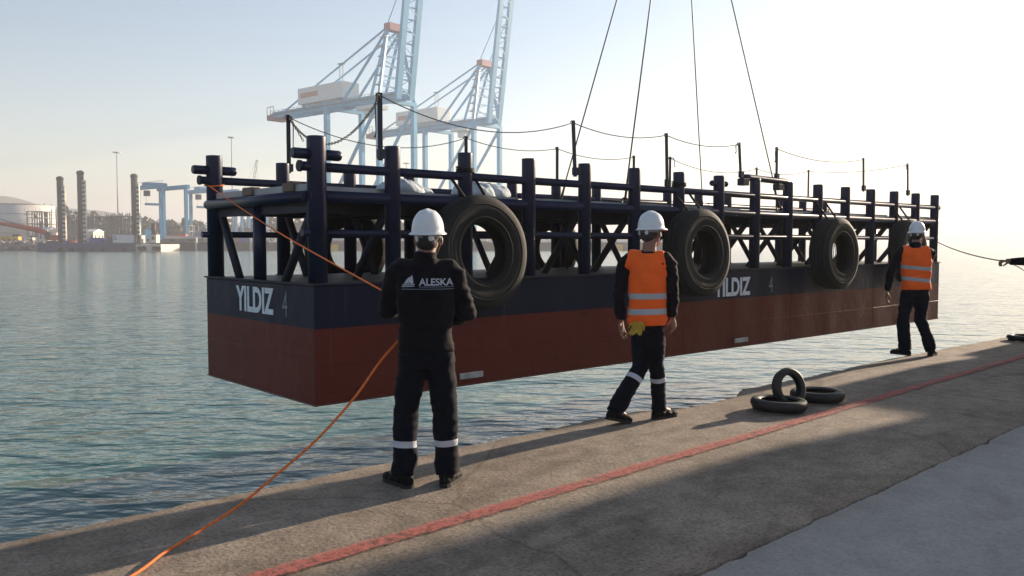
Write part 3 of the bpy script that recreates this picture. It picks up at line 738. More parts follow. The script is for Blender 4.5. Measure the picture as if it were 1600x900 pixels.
def person(name, loc, yaw, P, label, vest=False, seed=0, hair=HAIR, skin_tone=SKIN, back_print=False):
    """P holds joints in the person's own frame: x right, y forward, z up"""
    root = empty(name, loc, yaw, label, 'person')
    H = Vector(P['head']); neck = Vector(P['neck'])
    hy = P.get('head_yaw', 0); hp = P.get('head_pitch', 0)
    HM = Matrix.Translation(H) @ Matrix.Rotation(hy, 4, 'Z') @ Matrix.Rotation(hp, 4, 'X')
    b = MB()
    # head
    b.ell((0, -.012, .035), (.073, .092, .092), HM, 28, 18)
    b.ell((0, .018, -.035), (.058, .070, .072), HM, 24, 16)
    b.ell((0, .060, -.085), (.030, .028, .022), HM)                       # chin
    b.tube([HM @ Vector(p) for p in ((0, .078, .018), (0, .096, -.012), (0, .106, -.030))], [.008, .0115, .014], 12)
    b.ell((0.012, .094, -.032), (.009, .010, .008), HM); b.ell((-.012, .094, -.032), (.009, .010, .008), HM)
    b.ell((0, .083, -.057), (.024, .012, .006), HM); b.ell((0, .081, -.067), (.020, .012, .007), HM)   # lips
    b.ell((.032, .070, .028), (.022, .014, .006), HM); b.ell((-.032, .070, .028), (.022, .014, .006), HM)  # brows
    for sg in (-1, 1):                                                   # ears
        b.ell((sg*.084, -.008, -.008), (.012, .021, .033), HM @ Matrix.Rotation(sg*R(18), 4, 'Z'))
        b.ell((sg*.076, -.002, -.030), (.008, .010, .012), HM)
        b.ell((sg*.050, .052, -.020), (.020, .020, .020), HM)            # cheekbone
    b.tube([neck - Vector((0, 0, .06)), neck + (H-neck)*.3, H + Vector((0, 0, -.05))], [.068, .058, .056], 20)
    # trunk and limbs under the clothing keep the body one surface
    hip = Vector(P['hip']); ch = Vector(P['chest'])
    b.loft([(hip.x, hip.y, hip.z-.08, .10, .08), (hip.x, hip.y, hip.z+.05, .13, .09), ((hip.x+ch.x)/2, (hip.y+ch.y)/2, (hip.z+ch.z)/2-.05, .115, .08), (ch.x, ch.y, ch.z, .14, .09), (neck.x, neck.y, neck.z-.04, .09, .06)], 20)
    for s_ in 'LR':
        sh, el, wr = Vector(P['sh'+s_]), Vector(P['el'+s_]), Vector(P['wr'+s_])
        b.tube([sh.lerp(ch, .5)+Vector((0, 0, .06)), sh, sh.lerp(el, .5), el, el.lerp(wr, .4), wr], [.05, .050, .042, .036, .036, .026], 14)
        hd = P['hand'+s_]
        hand(b, wr, hd[0], hd[1], hd[2], hd[3] if len(hd) > 3 else .35)
        hj, kn, an = Vector(P['hj'+s_]), Vector(P['kn'+s_]), Vector(P['an'+s_])
        b.tube([hj+Vector((0, 0, .05)), hj, hj.lerp(kn, .5), kn, kn.lerp(an, .35), an], [.07, .075, .06, .048, .048, .034], 14)
        b.tube([an, an + Vector(P['toe'+s_])*.6 - Vector((0, 0, .04))], [.034, .03], 12)
    body = realise(b, 'body', .0058, skin_tone, root, 2)
    if P.get('gloves'):
        for s_ in 'LR':
            gg = MB(); hd = P['hand'+s_]; wv = Vector(P['wr'+s_]); fv = Vector(hd[0]).normalized()
            hand(gg, wv-fv*.004, hd[0], hd[1], hd[2], hd[3], 1.14, .03)
            gg.tube([wv-fv*.07, wv+fv*.03], [.040, .036], 16)
            realise(gg, 'glove', .0058, mat('brown_glove_leather', (.20, .135, .06), .8, var=.25, scale=20), root, 1)
    for sg in (-1, 1): MB().ell((sg*.030, .079, .012), (.0115, .0095, .0085), HM, 14, 10).build('eye', EYE, root)
    # hair: close cap below the helmet
    hb_ = MB()
    hb_.ell((0, -.020, .030), (.0775, .0925, .094), HM, 28, 18)
    hb_.ell((0, -.045, -.020), (.066, .062, .055), HM, 24, 14)
    realise(hb_, 'hair', .006, hair, root, 2, [lambda co, nr: nr*.003*noise.noise(co*90)])
    # boots
    for s_ in 'LR':
        an = Vector(P['an'+s_]); toe = Vector(P['toe'+s_]); L_ = toe.length; d = toe.normalized()
        up = Vector((0, 0, 1)); up = (up - d*up.dot(d)).normalized(); x = d.cross(up)
        M = Matrix((d, -x, up)).transposed().to_4x4(); M.translation = an
        bm_ = MB()
        g = P.get('ankle_h', .095)
        for (px, pz, rx, ry, rz) in ((-.045, -g+.045, .045, .040, .040), (.02, -g+.048, .06, .043, .045), (.09, -g+.040, .065, .048, .036), (.15, -g+.036, .055, .046, .033), (.185, -g+.032, .038, .038, .029)):
            bm_.ell((px, 0, pz), (rx, ry, rz), M)
        bm_.tube([M @ Vector((-.01, 0, -.04)), M @ Vector((-.015, 0, .08))], [.056, .052], 18)
        bo = realise(bm_, 'boot', .007, BOOT, root, 3, [folds(.0025, seed+1, 1, 22)])
        sm = MB()
        outline = [(-.088, .0), (-.080, .026), (-.05, .038), (0, .037), (.06, .043), (.13, .049), (.18, .043), (.213, .022), (.222, 0)]
        outline += [(a_, -b_) for a_, b_ in reversed(outline[1:-1])]
        lo = [sm.bm.verts.new(M @ Vector((a_, b_, -g+.001))) for a_, b_ in outline]; hi = [sm.bm.verts.new(M @ Vector((a_, b_, -g+.026))) for a_, b_ in outline]
        sm._f(list(reversed(lo))); sm._f(hi)
        for i in range(len(lo)): sm._f([lo[i], lo[(i+1) % len(lo)], hi[(i+1) % len(lo)], hi[i]])
        sm.build('boot_sole', mat('boot_sole_rubber', (0.012, 0.010, 0.009), .8), bo)
    # trousers
    t = MB(); k = P.get('leg_w', 1.0)
    t.loft([(hip.x, hip.y, hip.z-.11, .150*k, .115*k), (hip.x, hip.y-.006, hip.z-.02, .172*k, .128*k), (hip.x, hip.y, hip.z+.06, .162*k, .118*k), (hip.x, hip.y, hip.z+.14, .15*k, .108*k)])
    bands = []
    for s_ in 'LR':
        hj, kn, an = Vector(P['hj'+s_]), Vector(P['kn'+s_]), Vector(P['an'+s_])
        sh_ = (an-kn); cuff = kn + sh_*1.06
        t.tube([hj+Vector((0, 0, .06)), hj, hj.lerp(kn, .35), hj.lerp(kn, .7), kn, kn+sh_*.25, kn+sh_*.5, kn+sh_*.75, kn+sh_*.88, cuff],
               [.085*k, (.102*k, .105*k), .098*k, .088*k, .082*k, .083*k, .082*k, .084*k, .088*k, .080*k], 22)
        bf = P.get('band', .44)
        bands.append((kn+sh_*bf, sh_.normalized(), .021, .16))
    tm = banded(name+'_trousers', (0.0045, 0.0055, 0.010), (0.48, 0.48, 0.53), bands)
    realise(t, 'trousers', .010, tm, root, 3, [folds(.016, seed+5, .35, 6), folds(.008, seed+9, .7, 13)])
    # jacket or jersey
    j = MB(); zh = P.get('hem', .90); jw = P.get('jw', 1.0)
    lean = Vector(((neck.x-hip.x), (neck.y-hip.y), 0))
    def sec(z, rx, ry, dy=0):
        f = (z-hip.z)/(neck.z-hip.z); return (hip.x+lean.x*f, hip.y+lean.y*f+dy, z, rx*jw, ry*jw)
    zs = P['shL'][2]
    body_secs = [sec(zh, .172, .125), sec(zh+.03, .183, .135), sec(zh+.10, .176, .128), sec(zh+.18, .172, .125), sec(zh+.30, .182, .130), sec(zh+.42, .196, .134), sec(zs-.10, .205, .130), sec(zs-.03, .200, .118), sec(zs+.025, .165, .098), sec(zs+.06, .105, .078), sec(zs+.085, .072, .068)]
    j.loft(body_secs)
    for s_ in 'LR':
        sh, el, wr = Vector(P['sh'+s_]), Vector(P['el'+s_]), Vector(P['wr'+s_])
        tor = Vector((ch.x, ch.y, sh.z-.02))
        sw = P.get('sleeve', 1.0)
        j.tube([sh.lerp(tor, .45), sh.lerp(tor, .12), sh + (el-sh)*.12, sh.lerp(el, .4), sh.lerp(el, .75), el, el.lerp(wr, .3), el.lerp(wr, .65), el.lerp(wr, .97)],
               [.085, .082, .079*sw, .070*sw, .064*sw, .063*sw, .060*sw, .052*sw, .043*sw], 20)
    if P.get('collar', True):
        j.tube([neck + Vector((0, 0, -.05)), neck + Vector((0, 0, .0)), neck + Vector((0, .0, .045))], [.088, .076, .074], 22)
    jm = banded(name+'_jacket', P.get('jcol', (0.006, 0.006, 0.009)), (0.5, 0.5, 0.5), [])
    jk = realise(j, 'jacket', .009, jm, root, 3, [folds(.014, seed+15, .45, 6), folds(.009, seed+2, .8, 13)])
    if vest:
        v = MB(); zb, zt = P['vest_z']
        sc = 1.095
        vs_ = []
        for (x_, y_, z, rx, ry) in body_secs:
            if z < zs+.07: vs_.append((x_, y_, z, rx*sc if z < zs-.11 else rx*(1.02 if z < zs-.02 else 1.0), ry*sc+.018))
        vs_[0] = (vs_[0][0], vs_[0][1], zb, .172*sc*jw*1.05, .130*sc*jw*1.08)
        vs_ = [vs_[0]] + [q_ for q_ in vs_[1:] if q_[2] > zb+.02]
        v.loft(vs_)
        for s_ in 'LR':
            sh = Vector(P['sh'+s_]); tor = Vector((ch.x, ch.y, sh.z-.03))
            v.tube([sh.lerp(tor, .7), sh.lerp(tor, .35), sh.lerp(tor, .08)+Vector((0, 0, .002))], [.104, .101, .094], 20)
        tm = banded(name+'_vest', (0.95, 0.135, 0.020), (0.40, 0.40, 0.41), [((0, 0, z_), (dx_, 0, 1), .025, 2) for z_, dx_ in P['tapes']], rough=.7, var=.06)
        vo = realise(v, 'hi_vis_vest', .009, tm, root, 2, [folds(.011, seed+25, .6, 6), folds(.005, seed+3, .9, 12)])
    # helmet
    hm_ = MB(); seg = 48; rowsv = []
    Mh = HM @ Matrix.Translation((0, -.004, .052)) @ Matrix.Rotation(R(P.get('helm_tilt', 3)), 4, 'X')
    for i in range(15):
        ph = math.pi/2*i/14; ring = []
        for kx in range(seg):
            a = 2*math.pi*kx/seg; cx_, sy_ = math.cos(a), math.sin(a)
            r_ = math.sin(ph)**.86; x_ = .104*r_*cx_; y_ = .125*r_*sy_; z_ = .140*math.cos(ph)**.95 if ph < 1.57 else 0
            rid = max(0, 1-abs(x_)/.026)*.007*(1 if abs(y_) < .115 else 0) + max(0, 1-abs(abs(x_)-.050)/.014)*.003*(math.cos(ph) > .25)
            ring.append(hm_.bm.verts.new(Mh @ Vector((x_, y_, z_+rid))))
        rowsv.append(ring)
    for (dr, dz) in ((.006, -.008), (.016, -.014), (.018, -.020)):
        ring = []
        for kx in range(seg):
            a = 2*math.pi*kx/seg; cx_, sy_ = math.cos(a), math.sin(a); vis = max(0, sy_)**2*.034*(dr/.016)
            ring.append(hm_.bm.verts.new(Mh @ Vector(((.104+dr)*cx_, (.125+dr+vis)*sy_, dz - vis*.25))))
        rowsv.append(ring)
    for a_, b_ in zip(rowsv, rowsv[1:]):
        for kx in range(seg): hm_._f([a_[kx], a_[(kx+1) % seg], b_[(kx+1) % seg], b_[kx]], True)
    bmesh.ops.remove_doubles(hm_.bm, verts=hm_.bm.verts, dist=.0004)
    ho_ = hm_.build('helmet', HELM, root)
    sd_ = ho_.modifiers.new('sol', 'SOLIDIFY'); sd_.thickness = .004; sd_.offset = -1
    # suspension band, rear ratchet and side lugs
    MB().lathe([(1, -.012), (1, .014), (.97, .014), (.97, -.012)], 40, HM @ Matrix.Translation((0, -.006, .022)) @ Matrix.Diagonal((.086, .104, 1, 1))).build('headband', STRAP, ho_)
    MB().ell((.040, -.099, .008), (.020, .012, .022), HM).build('ratchet', HELM, ho_); MB().ell((-.052, -.090, .006), (.012, .012, .024), HM).build('side_lug', HELM, ho_)
    MB().tube([HM @ Vector((.082, -.01, .04)), HM @ Vector((.078, .012, -.04)), HM @ Vector((.045, .06, -.10))], .004, 6).build('chin_strap', STRAP, ho_); MB().tube([HM @ Vector((-.082, -.01, .04)), HM @ Vector((-.078, .012, -.04)), HM @ Vector((-.045, .06, -.10))], .004, 6).build('chin_strap', STRAP, ho_)
    if back_print:
        bvh = BVHTree.FromPolygons([v.co for v in jk.data.vertices], [tuple(p_.vertices) for p_ in jk.data.polygons])
        def stick(me):
            bm_ = bmesh.new(); bm_.from_mesh(me)
            for _ in range(2): bmesh.ops.subdivide_edges(bm_, edges=[e for e in bm_.edges if e.calc_length() > .012], cuts=1)
            bmesh.ops.triangulate(bm_, faces=bm_.faces)
            for v in bm_.verts:
                h_ = bvh.ray_cast(Vector((v.co.x, -1.0, v.co.z)), Vector((0, 1, 0)))
                v.co.y = (h_[0].y if h_[0] else 0) - .0035
            bm_.to_mesh(me); bm_.free(); return me
        zc = P['print_z']; xc = P['print_x']
        T = lambda x_, z_: Matrix.Translation((x_, 0, z_)) @ Matrix.Rotation(R(90), 4, 'X')
        me = text_mesh('ALESKA', .062, .0014, .98, 0); me.transform(T(xc-.052, zc)); add_mesh('lettering', stick(me), BADGE, jk)
        # sail emblem: two strokes and a base
        em = MB()
        def poly(pts): em._f([em.bm.verts.new((xc+a_, 0, zc+b_)) for a_, b_ in pts])
        poly([(-.150, .010), (-.128, .042), (-.104, .058), (-.118, .034), (-.128, .012)])
        poly([(-.126, .010), (-.118, .012), (-.103, .048), (-.098, .066), (-.108, .052)])
        poly([(-.108, .010), (-.114, .024), (-.096, .066), (-.088, .012)])
        poly([(-.162, .000), (-.080, .004), (-.080, .0085), (-.156, .0065)])
        poly([(-.164, -.010), (-.082, -.006), (-.082, -.001), (-.162, -.004)])
        add_mesh('emblem', stick(em.mesh('emblem')), BADGE, jk)
        me = MB()
        for (x0, x1, z0, h_) in ((-.052, .165, -.012, .0045), (-.164, .165, -.026, .005)):
            x_ = x0
            while x_ < x1:
                wd = random.uniform(.004, .014)
                me._f([me.bm.verts.new((xc+a_, 0, zc+b_)) for a_, b_ in ((x_, z0), (min(x1, x_+wd), z0), (min(x1, x_+wd), z0+h_), (x_, z0+h_))]); x_ += wd+.003
        add_mesh('small_print', stick(me.mesh('sp')), mat('small_print_grey', (.20, .22, .28), .7), jk)
    return root

# man 1: dark jacket, back to us, hands together in front on the rope
P1 = dict(head=(.015, .015, 1.605), neck=(.0, -.01, 1.48), head_yaw=R(-8), hip=(.0, 0, .90), chest=(0, -.01, 1.30),
          shL=(-.175, 0, 1.405), elL=(-.248, .055, 1.145), wrL=(-.165, .285, 1.14), shR=(.175, 0, 1.405), elR=(.262, .05, 1.125), wrR=(.115, .27, 1.06),
          handL=((.35, .85, -.15), (.2, -.1, -1), 1, .75), handR=((-.35, .85, 0), (-.5, -.1, -.9), -1, .75),
          hjL=(-.088, 0, .84), knL=(-.135, .03, .48), anL=(-.150, .0, .095), toeL=(-.13, .155, 0),
          hjR=(.092, 0, .84), knR=(.118, .03, .49), anR=(.135, .02, .095), toeR=(.06, .19, 0), hem=.87, jw=1.0, sleeve=1.08, leg_w=1.0,
          band=.52, print_z=1.315, print_x=.02, collar=True, helm_tilt=3, jcol=(.0065, .0055, .0075))
person('person', (-.555, 5.46, 0), R(2), P1, 'man in dark jacket with back print and white helmet holding the orange rope', back_print=True, seed=1)
# man 2: walking along the edge in an orange vest
P2 = dict(head=(.02, .03, 1.665), neck=(.01, .01, 1.52), head_yaw=R(-8), hip=(0, 0, .93), chest=(.0, -.0, 1.34),
          shL=(-.17, -.085, 1.43), elL=(-.190, -.150, 1.14), wrL=(-.195, -.11, .90), shR=(.165, .085, 1.43), elR=(.198, .10, 1.16), wrR=(.165, .155, .93),
          handL=((-.05, .15, -1), (1, .1, 0), 1, .30), handR=((-.05, .25, -1), (-1, .1, 0), -1, .45),
          hjL=(-.082, 0, .87), knL=(-.075, .03, .50), anL=(-.125, -.27, .13), toeL=(.02, .195, -.05),
          hjR=(.078, 0, .87), knR=(.005, .15, .48), anR=(-.015, .22, .095), toeR=(.03, .195, 0), hem=.885, vest_z=(.865, 1.5), tapes=((1.12, -.03), (.985, -.05)),
          band=.30, leg_w=.90, sleeve=.95, collar=False, helm_tilt=2, jw=.89, jcol=(.007, .005, .008))
person('person', (1.18, 7.42, 0), R(-46), P2, 'man in orange vest walking along the quay edge with yellow gloves in his pocket', vest=True, seed=12, hair=GREYHAIR)
# man 3: farthest worker, standing with feet apart
P3 = dict(head=(.03, .05, 1.695), neck=(.0, .0, 1.545), head_yaw=R(-32), hip=(.02, 0, .95), chest=(.01, 0, 1.36),
          shL=(-.195, 0, 1.455), elL=(-.30, .03, 1.17), wrL=(-.345, .06, .90), shR=(.195, .0, 1.455), elR=(.245, .22, 1.34), wrR=(.17, .44, 1.42),
          handL=((-.1, .15, -1), (1, .1, 0), 1, .35), handR=((-.1, 1, .1), (-.4, 0, -1), -1, .8),
          hjL=(-.085, 0, .88), knL=(-.135, .03, .49), anL=(-.105, -.01, .095), toeL=(-.15, .14, 0),
          hjR=(.09, 0, .88), knR=(.11, .06, .49), anR=(.235, -.02, .095), toeR=(.09, .17, 0), hem=.90, vest_z=(.93, 1.5), tapes=((1.235, .08), (1.075, .10)),
          band=-2, leg_w=1.0, sleeve=1.0, collar=True, helm_tilt=2, jcol=(.006, .005, .009))
person('person', (5.66, 11.93, 0), R(-12), P3, 'farthest worker in orange vest and white helmet standing with feet apart', vest=True, seed=23)
# man 4: only his outstretched arm reaches into the picture
P4 = dict(head=(.0, .03, 1.645), neck=(.0, .0, 1.50), head_yaw=R(10), hip=(0, 0, .92), chest=(0, 0, 1.33),
          shL=(-.19, 0, 1.42), elL=(-.19, .32, 1.325), wrL=(-.15, .64, 1.325), shR=(.19, .0, 1.42), elR=(.26, -.12, 1.13), wrR=(.26, -.10, .90),
          handL=((0, 1, .05), (.2, 0, -1), 1, .85), handR=((0, .3, -1), (-1, 0, 0), -1, .5), gloves=1, sleeve=1.12,
          hjL=(-.085, 0, .86), knL=(-.11, .03, .49), anL=(-.12, -.01, .095), toeL=(-.05, .19, 0),
          hjR=(.09, 0, .86), knR=(.11, .03, .49), anR=(.14, -.05, .095), toeR=(.06, .19, 0), hem=.90, collar=True, jcol=(.008, .009, .010))
person('person', (7.70, 12.22, 0), R(90), P4, 'worker at the right edge, only his dark sleeve and gloved hand in view', seed=31)

# gloves hanging from the back pocket of man 2
gm = MB()
gr = empty('work_gloves', (1.07, 7.255, .835), R(-20), 'mustard yellow work gloves hanging from the back pocket of the walking man', 'gloves')
gb = MB()
hand(gb, (.0, .0, .075), (-.35, -.05, -1), (0, -1, 0), 1, .12, .72)
hand(gb, (.035, .005, .075), (-.15, -.04, -1), (0, -1, 0), -1, .2, .68)
realise(gb, 'glove_pair', .0058, GLOVE, gr, 1)

# ------------------------------------------------------------------ ropes in hands
def smooth_path(pts, n=8):
    pts = [Vector(p) for p in pts]; out = []
    for i in range(len(pts)-1):
        p0 = pts[max(i-1, 0)]; p1 = pts[i]; p2 = pts[i+1]; p3 = pts[min(i+2, len(pts)-1)]
        for k in range(n):
            t = k/n; out.append(.5*((2*p1)+(-p0+p2)*t+(2*p0-5*p1+4*p2-p3)*t*t+(-p0+3*p1-3*p2+p3)*t**3))
    return out + [pts[-1]]
c0 = BW(-.02, WB-.18, 2.28)
hnd = Vector((-.66, 5.80, 1.13))
path = [c0, c0.lerp(hnd, .25)-Vector((0, 0, .035)), c0.lerp(hnd, .5)-Vector((0, 0, .05)), c0.lerp(hnd, .75)-Vector((0, 0, .03)), hnd]
m = MB().tube(smooth_path(path), .0065, 8)
m.lathe([(.115+.009*math.cos(a), .009*math.sin(a)) for a in [k*math.pi/3 for k in range(6)]], 28, Matrix.Translation(BW(.09, WB-.09, 2.30)) @ Matrix.Rotation(R(12), 4, 'X'))
m.tube(smooth_path([hnd, (-.70, 5.60, 1.0), (-.84, 5.42, .83), (-.98, 5.22, .62), (-1.17, 5.02, .405), (-1.36, 4.85, .245), (-1.53, 4.70, .11), (-1.66, 4.55, .04), (-1.715, 4.42, .020), (-1.76, 4.2, .018), (-1.79, 3.9, .018), (-1.95, 3.3, .018), (-2.5, 2.7, .018)]), .0078, 8)
tag(m.build('tag_line', ORANGE_ROPE), 'thin orange rope from the left barge post to the dark jacket man and quay', 'rope')
hv = Vector((7.60-.62, 12.22-.15, 1.325))
m = MB().tube(sagline(BW(LB+.04, .06, 1.60), hv, .05), .010, 6)
m.tube(smooth_path([hv, (7.25, 12.1, 1.22), (7.6, 12.15, .95), (7.9, 12.0, .3), (8.2, 11.6, .02), (8.9, 11.2, .015)]), .006, 6)
tag(m.build('tag_line', mat('pale_rope', (0.12, 0.10, 0.075), .9)), 'thin pale rope from the right end of the barge to the gloved hand', 'rope')

# ------------------------------------------------------------------ far shore
H_ = 1.58
def X(px, d): return (px-800)/1327*d
def Z(py, d): return H_ + (380-py)/1327*d
SH = 321.0; LZ = 1.9
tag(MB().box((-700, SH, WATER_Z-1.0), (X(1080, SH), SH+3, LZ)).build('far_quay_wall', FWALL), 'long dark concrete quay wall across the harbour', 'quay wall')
lb = MB(); vv = [(-700, SH+3), (X(1080, SH), SH+3), (60, 500), (200, 1600), (-2500, 1600)]
lb._f([lb.bm.verts.new((a, b, LZ-.01)) for a, b in vv])
tag(lb.build('port_ground', FLAND), kind='structure')
# fender posts / white marks / yellow boxes on the wall
for px, m_, wd, y0, y1, cat in ((308, CREAM, .6, 371, 391, 'post'), (393, CREAM, .6, 372, 391, 'post')):
    MB().box((X(px, SH)-wd/2, SH-.8, WATER_Z-.3), (X(px, SH)+wd/2, SH-.05, Z(y0, SH))).build('mooring_post', m_)['x'] = 1
    o = [x for x in bpy.data.objects if x.get('x')][0]; del o['x']
    tag(o, 'pale mooring post on the far quay wall, %s' % ('just left of the barge' if px < 350 else 'seen through the end frame of the barge'), 'mooring post', 'pale mooring posts')
for px, lab in ((524, 'yellow block on the far quay wall seen left of the dark jacket man'), (967, 'yellow block on the far quay wall seen beside the walking man')):
    o = MB().box((X(px, SH)-1.2, SH-1.5, Z(391.5, SH-1)), (X(px, SH)+1.2, SH-.02, Z(382, SH-1))).build('fender_block', YEL)
    tag(o, lab, 'fender', 'yellow blocks on the far quay')
# hills
hm2 = MB(); prof = [(-1500, 300), (-900, 300), (-400, 298), (0, 306), (45, 312), (90, 324), (130, 331), (215, 343), (280, 349), (400, 352), (620, 360), (900, 372), (1000, 379)]
rws = []
D0 = 1100
for i in range(0, 161):
    px = -1500 + 2500*i/160
    for (a, ya), (b, yb) in zip(prof, prof[1:]):
        if a <= px <= b: y_ = ya+(yb-ya)*(px-a)/(b-a); break
    ztop = Z(y_, D0) + 3*noise.noise(Vector((px*.02, 0, 0)))
    rws.append([hm2.bm.verts.new((X(px, D0)*(1+.35*(k-3)/6), D0+120*(k-3), 1 + max(0, (ztop-1))*(math.sin(math.pi*k/6)**.9 if 0 < k < 6 else 0) + (6*noise.noise(Vector((px*.01, k, 3))) if 0 < k < 6 and ztop > 20 else 0))) for k in range(7)])
for a, b in zip(rws, rws[1:]):
    for k in range(6): hm2._f([a[k], b[k], b[k+1], a[k+1]], True)
tag(hm2.build('hills', HILL), kind='structure')
# tree belt
def leaves(mb_, c, r, n, sz):
    for _ in range(n):
        d = Vector((random.gauss(0, 1), random.gauss(0, 1), random.gauss(0, 1))).normalized()*(random.random()**.4)
        p = Vector(c) + Vector((d.x*r[0], d.y*r[1], d.z*r[2])); q = Vector((random.gauss(0, 1), random.gauss(0, 1), random.gauss(0, 1))).normalized()
        a = q.orthogonal().normalized()*sz*random.uniform(.5, 1.2); b = q.cross(a).normalized()*sz*random.uniform(.5, 1.2)
        mb_._f([mb_.bm.verts.new(p+v) for v in (-a-b, a-b, a+b, -a+b)])
tb = MB(); DT = 470
for px in range(-60, 640, 9):
    if px < 50: top = 330
    elif px < 95: top = 322
    elif px < 130: top = 329
    elif px < 190: top = 336 - 3*math.sin(px*.2)
    elif px < 230: top = 343
    else: top = 346 + 3*math.sin(px*.13)
    top += random.uniform(-2, 3)
    zt = Z(top, DT); zc = (LZ+zt)/2
    leaves(tb, (X(px, DT), DT+random.uniform(-8, 20), zc+1), (3.6, 4, (zt-LZ)/2), 90, 1.1)
tag(tb.build('distant_trees', LEAF), kind='stuff')
# oil tank
def tank(px0, px1, ytop, ybot, d, lab):
    r = (X(px1, d)-X(px0, d))/2; c = (X(px0, d)+X(px1, d))/2
    t_ = empty('storage_tank', (c, d+r, LZ), 0, lab, 'tank')
    zt = Z(ytop, d)-LZ
    MB().lathe([(0, 0), (r, 0), (r, zt), (r*.5, zt+.3), (0, zt+.4)], 64, closed=False).build('tank_shell', mat('tank_white', (.62, .60, .56), .45, var=.06, scale=.2, bump=0), t_)
    m = MB()
    for k in range(4): m.lathe([(r+.02, zt*(k+1)/4-.1), (r+.22, zt*(k+1)/4-.1), (r+.22, zt*(k+1)/4+.1), (r+.02, zt*(k+1)/4+.1)], 64)
    m.build('wind_girder', CGREY, t_)
    return t_
tank(-78, 47, 318, 345, 400, 'large white oil storage tank at the left edge across the harbour')
# concrete and steel building frames
def frame_building(px0, px1, ytop, d, floors, lab, scaf=False):
    x0, x1 = X(px0, d), X(px1, d); zt = Z(ytop, d)-LZ
    o = empty('building_frame', (x0, d, LZ), 0, lab, 'building', 'unfinished building frames in the port')
    L_ = x1-x0; m = MB()
    for f in range(1, floors+1): m.box((0, 0, zt*f/floors-.25), (L_, 12, zt*f/floors))
    m.build('floor_slab', BCON, o)
    m = MB(); nb = max(3, int(L_/3.4))
    for i in range(nb+1):
        for y_ in (.15, 6, 11.6): m.box((L_*i/nb-.2, y_, 0), (L_*i/nb+.2, y_+.4, zt + random.choice((0, 0, 1.2))))
    m.build('columns', BCON, o)
    m = MB()
    for f in range(floors):
        for i in range(nb):
            if random.random() < .62:
                hgt = (zt/floors-.3)*random.choice((.45, 1, 1)); z0 = zt*f/floors+.0
                m.box((L_*i/nb+.25, 5, z0+.02), (L_*(i+1)/nb-.25, 5.3, z0+hgt))
    m.build('infill_panels', mat('infill_grey', (.34, .33, .32), .9, var=.25, scale=.2, bump=0), o)
    if scaf:
        m = MB()
        for i in range(int(L_/1.6)+1): m.beam((i*1.6, -1.2, 0), (i*1.6, -1.2, zt+1.5), .10)
        for f in range(1, int(zt/2)+1): m.beam((0, -1.2, f*2), (L_, -1.2, f*2), .10)
        m.build('scaffold', CGREY, o)
frame_building(44, 68, 330, 372, 5, 'narrow grey scaffolded frame building right of the white tank', True)
frame_building(97, 119, 336, 375, 5, 'grey frame building between the first and second tall spuds')
frame_building(129, 165, 338, 378, 6, 'wide grey frame building just right of the second spud', True)
frame_building(168, 204, 337, 382, 6, 'wide grey frame building just left of the third spud', True)
frame_building(230, 296, 352, 390, 3, 'low grey frame building behind the blue yard crane legs')
frame_building(330, 415, 356, 405, 3, 'hazy low frame building seen through the barge end frame')
frame_building(700, 900, 366, 420, 2, 'hazy low frame building seen behind the middle of the barge')
# sheds and low warehouses
def shed(px0, px1, ytop, d, m_, lab, roof=CGREY, win=0):
    x0, x1 = X(px0, d), X(px1, d); zt = Z(ytop, d)-LZ
    o = empty('warehouse', (x0, d, LZ), 0, lab, 'building')
    MB().box((0, 0, 0), (x1-x0, 9, zt-.5)).build('wall', m_, o)
    r_ = MB(); Lx = x1-x0
    V = [r_.bm.verts.new(p) for p in ((-.3, -.3, zt-.5), (Lx+.3, -.3, zt-.5), (Lx+.3, 9.3, zt-.5), (-.3, 9.3, zt-.5), (-.3, 4.5, zt+.6), (Lx+.3, 4.5, zt+.6))]
    for f in ((0, 1, 5, 4), (2, 3, 4, 5), (3, 0, 4), (1, 2, 5), (3, 2, 1, 0)): r_._f([V[i] for i in f])
    r_.build('roof', roof, o)
    n = win or max(1, int(Lx/6))
    for i in range(min(n, 18)): MB().box((Lx*(i+.35)/n, -.06, zt*.25), (Lx*(i+.65)/n, -.01, zt*.6)).build('window', GLASSD, o)
shed(255, 345, 371, 340, FLAND, 'low dusty brown shed on the far quay left of the barge', BCON)
shed(505, 600, 374, 345, BRED, 'low reddish warehouse across the harbour seen through the barge left half')
shed(604, 760, 375, 350, BRED, 'long low reddish warehouse seen behind the dark jacket man', BCON)
shed(765, 900, 377, 352, CREAM, 'low pale warehouse seen through the middle of the barge')
shed(905, 1040, 377, 356, mat('dusty_pink_wall', (.35, .24, .2), .9, var=.2, scale=.2, bump=0), 'low pinkish shed near the right end of the far quay')
shed(62, 75, 357, 345, CREAM, 'small white cabin with blue door behind the red excavator arm', CWHITE, 2)
shed(134, 147, 360, 345, CREAM, 'small cream cabin with dark windows right of the second spud', CWHITE, 2)

# high mast lights
def mast(px, ytop, d, lab):
    o = empty('light_mast', (X(px, d), d, LZ), 0, lab, 'light mast', 'tall port light masts'); h = Z(ytop, d)-LZ
    MB().tube([(0, 0, 0), (0, 0, h)], [.42, .16], 10).build('pole', CGREY, o)
    MB().lathe([(.2, h-.3), (1.1, h-.3), (1.1, h+.1), (.2, h+.1)], 16).build('crown_ring', CGREY, o)
    for k in range(8):
        a = k*math.pi/4
        MB().cbox((1.35*math.cos(a), 1.35*math.sin(a), h-.1), (.8, .8, .45), Matrix.Identity(4)).build('floodlight', CREAM, o)
mast(186.5, 239, 420, 'tall light mast standing left of the blue yard crane')
mast(365, 216, 420, 'tall light mast rising above the left end of the barge')
mast(636, 256, 470, 'light mast head just above the barge rail near the big crane legs')

